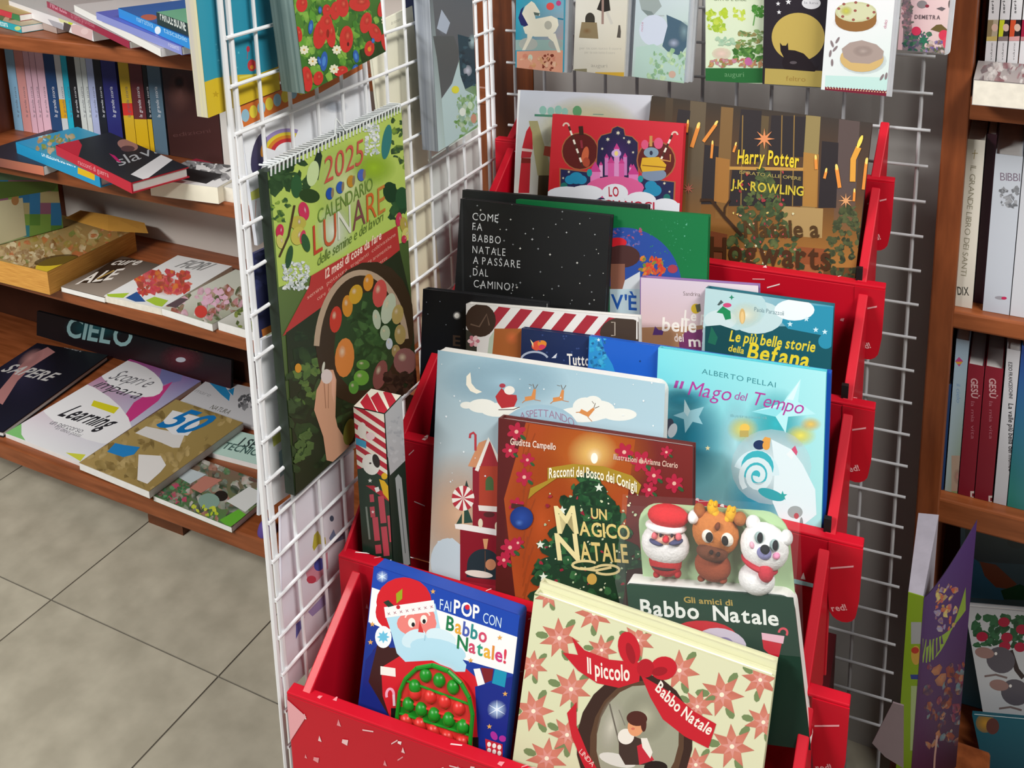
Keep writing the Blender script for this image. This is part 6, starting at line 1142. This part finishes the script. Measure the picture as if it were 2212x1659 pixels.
# bottom of the right bookcase: large picture books
def hfloor(f, z): return (f.o.z + f.w * min(0, f.e1.z) - z) / f.e2.z
def a_hand(A): A.bg(['6a8a9a', '708c94', '4a9ac0', '3a6a4a'], 5); A.crop(*D8); A.poly([(960, 150), (1340, 170), (1340, 400), (1040, 380), (960, 320)], '5f7478'); A.poly([(960, 320), (1040, 380), (1100, 480), (1200, 560), (1200, 620), (960, 600)], '4a9cc8'); A.poly([(1050, 380), (1150, 400), (1280, 520), (1240, 550), (1150, 540), (1080, 470)], 'a86a4c'); A.poly([(1180, 560), (1300, 520), (1340, 540), (1340, 620), (1200, 615)], '2c6a44'); A.ell(1280, 260, 60, 40, '5a6a6c')
fh = Fr((0, 1.42, .1), (1, 0, 0), (0, .2, 1)).sub((2075, 1130), (2300, 1175)); book('picture_book', 'picture book with a hand on blue standing under the lower right shelf', fh, fh.w, hfloor(fh, .1005), .012, '5a7a84', a_hand, group=GR)
def a_mice(A):
    A.bg(['c4c8cc', 'c8ccd0', 'bcc0c4', 'c0c4c8'], 3); A.crop(*D8); A.scatter(40, (1010, 720, 1324, 900), ['2f5a3c', '3a6a48', '274a32'], 24, 46, 4)
    for x, y in ((1200, 755), (1065, 845), (1218, 850), (1205, 905), (1310, 800), (1300, 910), (1195, 1440)): A.ell(x, y, 36, 30, 'a82440')
    A.line([(1240, 930), (1280, 1050), (1320, 1100)], 30, '3a3030'); A.line([(1190, 990), (1230, 930)], 16, '3a3030')
    for x, y in ((1180, 990), (1270, 1190)): A.ell(x, y, 90, 80, '5c5860', 25); A.ell(x - 100, y - 45, 60, 34, '9a7a74', 10); A.ell(x - 30, y - 40, 9, 10, 'e8e4e0'); A.line([(x - 100, y + 100), (x - 30, y + 90), (x + 40, y + 110)], 12, '7a6a68')
    A.ell(1280, 1480, 110, 90, '5a4e58'); A.scatter(16, (1180, 1400, 1320, 1560), ['4a4450', '6a5a60'], 26, 50, 5)
fm = Fr((0, 1.345, .1), (1, 0, 0), (0, .16, 1)).sub((2084, 1310), (2320, 1330)); book('picture_book', 'white picture book with grey mice climbing a cherry tree', fm, fm.w, hfloor(fm, .1005), .012, 'c8ccd0', a_mice, group=GR)
def a_tl(A): A.bg(['1a5a6a', '1c5c6c', '164a5a', '184e5e'], 3); A.crop(*D8); A.ell(1085, 1380, 60, 60, 'b88a34', edge='b88a3455'); A.ell(1130, 1400, 40, 50, '5a3430')
ft = Fr((0, 1.316, .1), (1, 0, 0), (0, .16, 1)).sub((2100, 1545), (2260, 1560)); book('picture_book', 'dark teal picture book at the foot of the mouse book', ft, ft.w, hfloor(ft, .1005), .010, '185464', a_tl, group=GR)

# standing book seen from its lime green spine, cover half open
def open_book():
    Yo, x0 = 1.10, None
    a = onY(1962, 1280, Yo); b = onY(1996, 1290, Yo); zt = a.z + .0; zb = .2555
    root = thing('magazine', 'standing activity book with a lime green spine and its cover folded open', 'magazine', ((a.x + b.x) / 2, Yo + .06, zb))
    tz = onY(1985, 1110, Yo + .06).z
    f = Fr((a.x, Yo, zt), (b.x - a.x, 0, 0), (0, 0, 1)); w = b.x - a.x
    # spine
    MB().aabb(a.x, b.x, Yo, Yo + .0015, zb, zt).build('spine', cov('86a81e'), root)
    A = Art(f, w, zt - zb, .0003); A.bg(['8cb020', '8aac20', '7c9c1c', '789818'], 3).crop(*D8); A.rect(625, 755, 690, 890, 'a8acae'); A.ell(655, 960, 30, 60, 'c8a044'); A.ell(650, 930, 24, 20, 'b83a2c'); A.poly([(620, 1080), (672, 1080), (670, 1110), (625, 1108)], '2f3f8a'); A.line([(645, 1150), (640, 1550)], 40, 'a4b880'); A.build('spine_print', root)
    # pages: block rising above the spine, seen from its edge
    d = .115; pts = [V((a.x, Yo + .0015, zb)), V((b.x, Yo + .0015, zb)), V((b.x, Yo + .0015, zt)), V((a.x, Yo + .0015, zt))]
    topA, topB = V((onY(1984, 1108, Yo + d).x, Yo + d, onY(1984, 1108, Yo + d).z)), V((onY(2028, 1112, Yo + d).x, Yo + d, onY(2028, 1112, Yo + d).z))
    mb = MB(); n = 6
    secs = []
    for k in range(n + 1):
        t = k / n; lft = V((a.x, Yo + .0015, zt)).lerp(topA, t); rgt = V((b.x - .001, Yo + .0015, zt)).lerp(topB, t); secs.append((lft, rgt))
    for k in range(n):
        (l0, r0), (l1, r1) = secs[k], secs[k + 1]; base = [V((p.x, p.y, zb)) for p in (l0, r0, r1, l1)]; i = len(mb.v)
        mb.v += base + [l0, r0, r1, l1]; mb.f += [(i, i + 3, i + 2, i + 1), (i + 4, i + 5, i + 6, i + 7), (i, i + 1, i + 5, i + 4), (i + 1, i + 2, i + 6, i + 5), (i + 2, i + 3, i + 7, i + 6), (i + 3, i, i + 4, i + 7)]
    mb.build('page_block', mat('violet_white_page_edges', 'b9b6c4', .8, noise=.12, scale=60), root)
    # front cover swung to the right, curving
    cr = [onY(1750 + x * .34894, 1080 + y * .34894, Yy) for x, y, Yy in ((698, 690, Yo), (960, 135, Yo + .04))]
    cols = 10; vs = []; mb = MB(); xr = onY(2087, 1400, Yo + .045).x
    for k in range(cols + 1):
        t = k / cols; x = b.x + (xr - b.x) * t; y = Yo + .050 * t ** 1.4; top = zt + (cr[1].z - zt) * (t ** 1.15)
        mb.v += [V((x, y, zb)), V((x, y, top)), V((x, y + .001, zb)), V((x, y + .001, top))]
    for k in range(cols):
        i = k * 4; mb.f += [(i, i + 4, i + 5, i + 1), (i + 2, i + 3, i + 7, i + 6), (i + 1, i + 5, i + 7, i + 3), (i, i + 2, i + 6, i + 4)]
    cv = mb.build('cover', cov('3a2648'), root, True)
    g = Fr((b.x, Yo, cr[1].z), V((xr - b.x, .050, 0)), (0, 0, 1)); g.o = g.o - V((0, 0, 0))
    Lw = V((xr - b.x, .050, 0)).length
    class CArt(Art): pass
    A = Art(g, Lw, cr[1].z - zb, .0)
    pt0 = g.pt
    def bend(s_, t_, d=0.):
        k = max(0, min(1, s_ / Lw)); x = b.x + (xr - b.x) * k; y = Yo + .050 * k ** 1.4; top = zt + (cr[1].z - zt) * (k ** 1.15)
        return V((x, y - .0006 - d, min(cr[1].z + t_, top - .0005)))
    g.pt = bend
    n = 14
    def dense(pts, col):
        A.poly(pts, col)
    A.bg(['4a3474', '4a3070', '4a1c34', '2c1a28'], 16); A.crop(*D8)
    for k in range(12): A.poly([(698 + k * 22, 860 + k * k * -1.2 - 10), (722 + k * 22, 858 - (k + 1) * (k + 1) * 1.2 - 10), (722 + k * 22, 990 - (k + 1) ** 2 * 3.2), (698 + k * 22, 995 - k * k * 3.2)], '7f9a3c')
    A.scatter(30, (780, 500, 900, 780), ['a88a4a', '8a84a8', '6a4a7a', 'b4543c', 'c8b86a'], 14, 34, 3, .4, 110); A.scatter(40, (720, 1000, 950, 1500), ['6a2a4a', '7a3a2c', '3a2a4a', 'a06a4a', '4a2434', '5a7a84'], 20, 50, 4, .4, 95); A.line([(790, 1430), (775, 1560), (770, 1650)], 12, 'a8847a')
    A.build('cover_print', root)
open_book()
pl = MB().aabb(-.075, .035, 1.06, 1.19, 0, .255).build('wooden_plinth', WOODV, None, bevel=.003); tag(pl, 'low brown wooden block under the standing activity book', 'plinth')
# pale folded card low beside the wall, and low support under the open book
cd = Fr((0, 1.03, CAMZ), (1, 0, 0), (0, 0, 1)).sub((1912, 1513), (1952, 1525))
root = thing('price_card', 'pale grey card propped low beside the red display', 'card', cd.pt(cd.w / 2, -.075, 0)); MB().prism([cd.pt(a, b, 0) for a, b in ((-.014, -.062), (.0, -.075), (cd.w, -.082), (cd.w, 0), (.008, 0))], cd.n * .002).build('card', cov('8a7a80'), root)
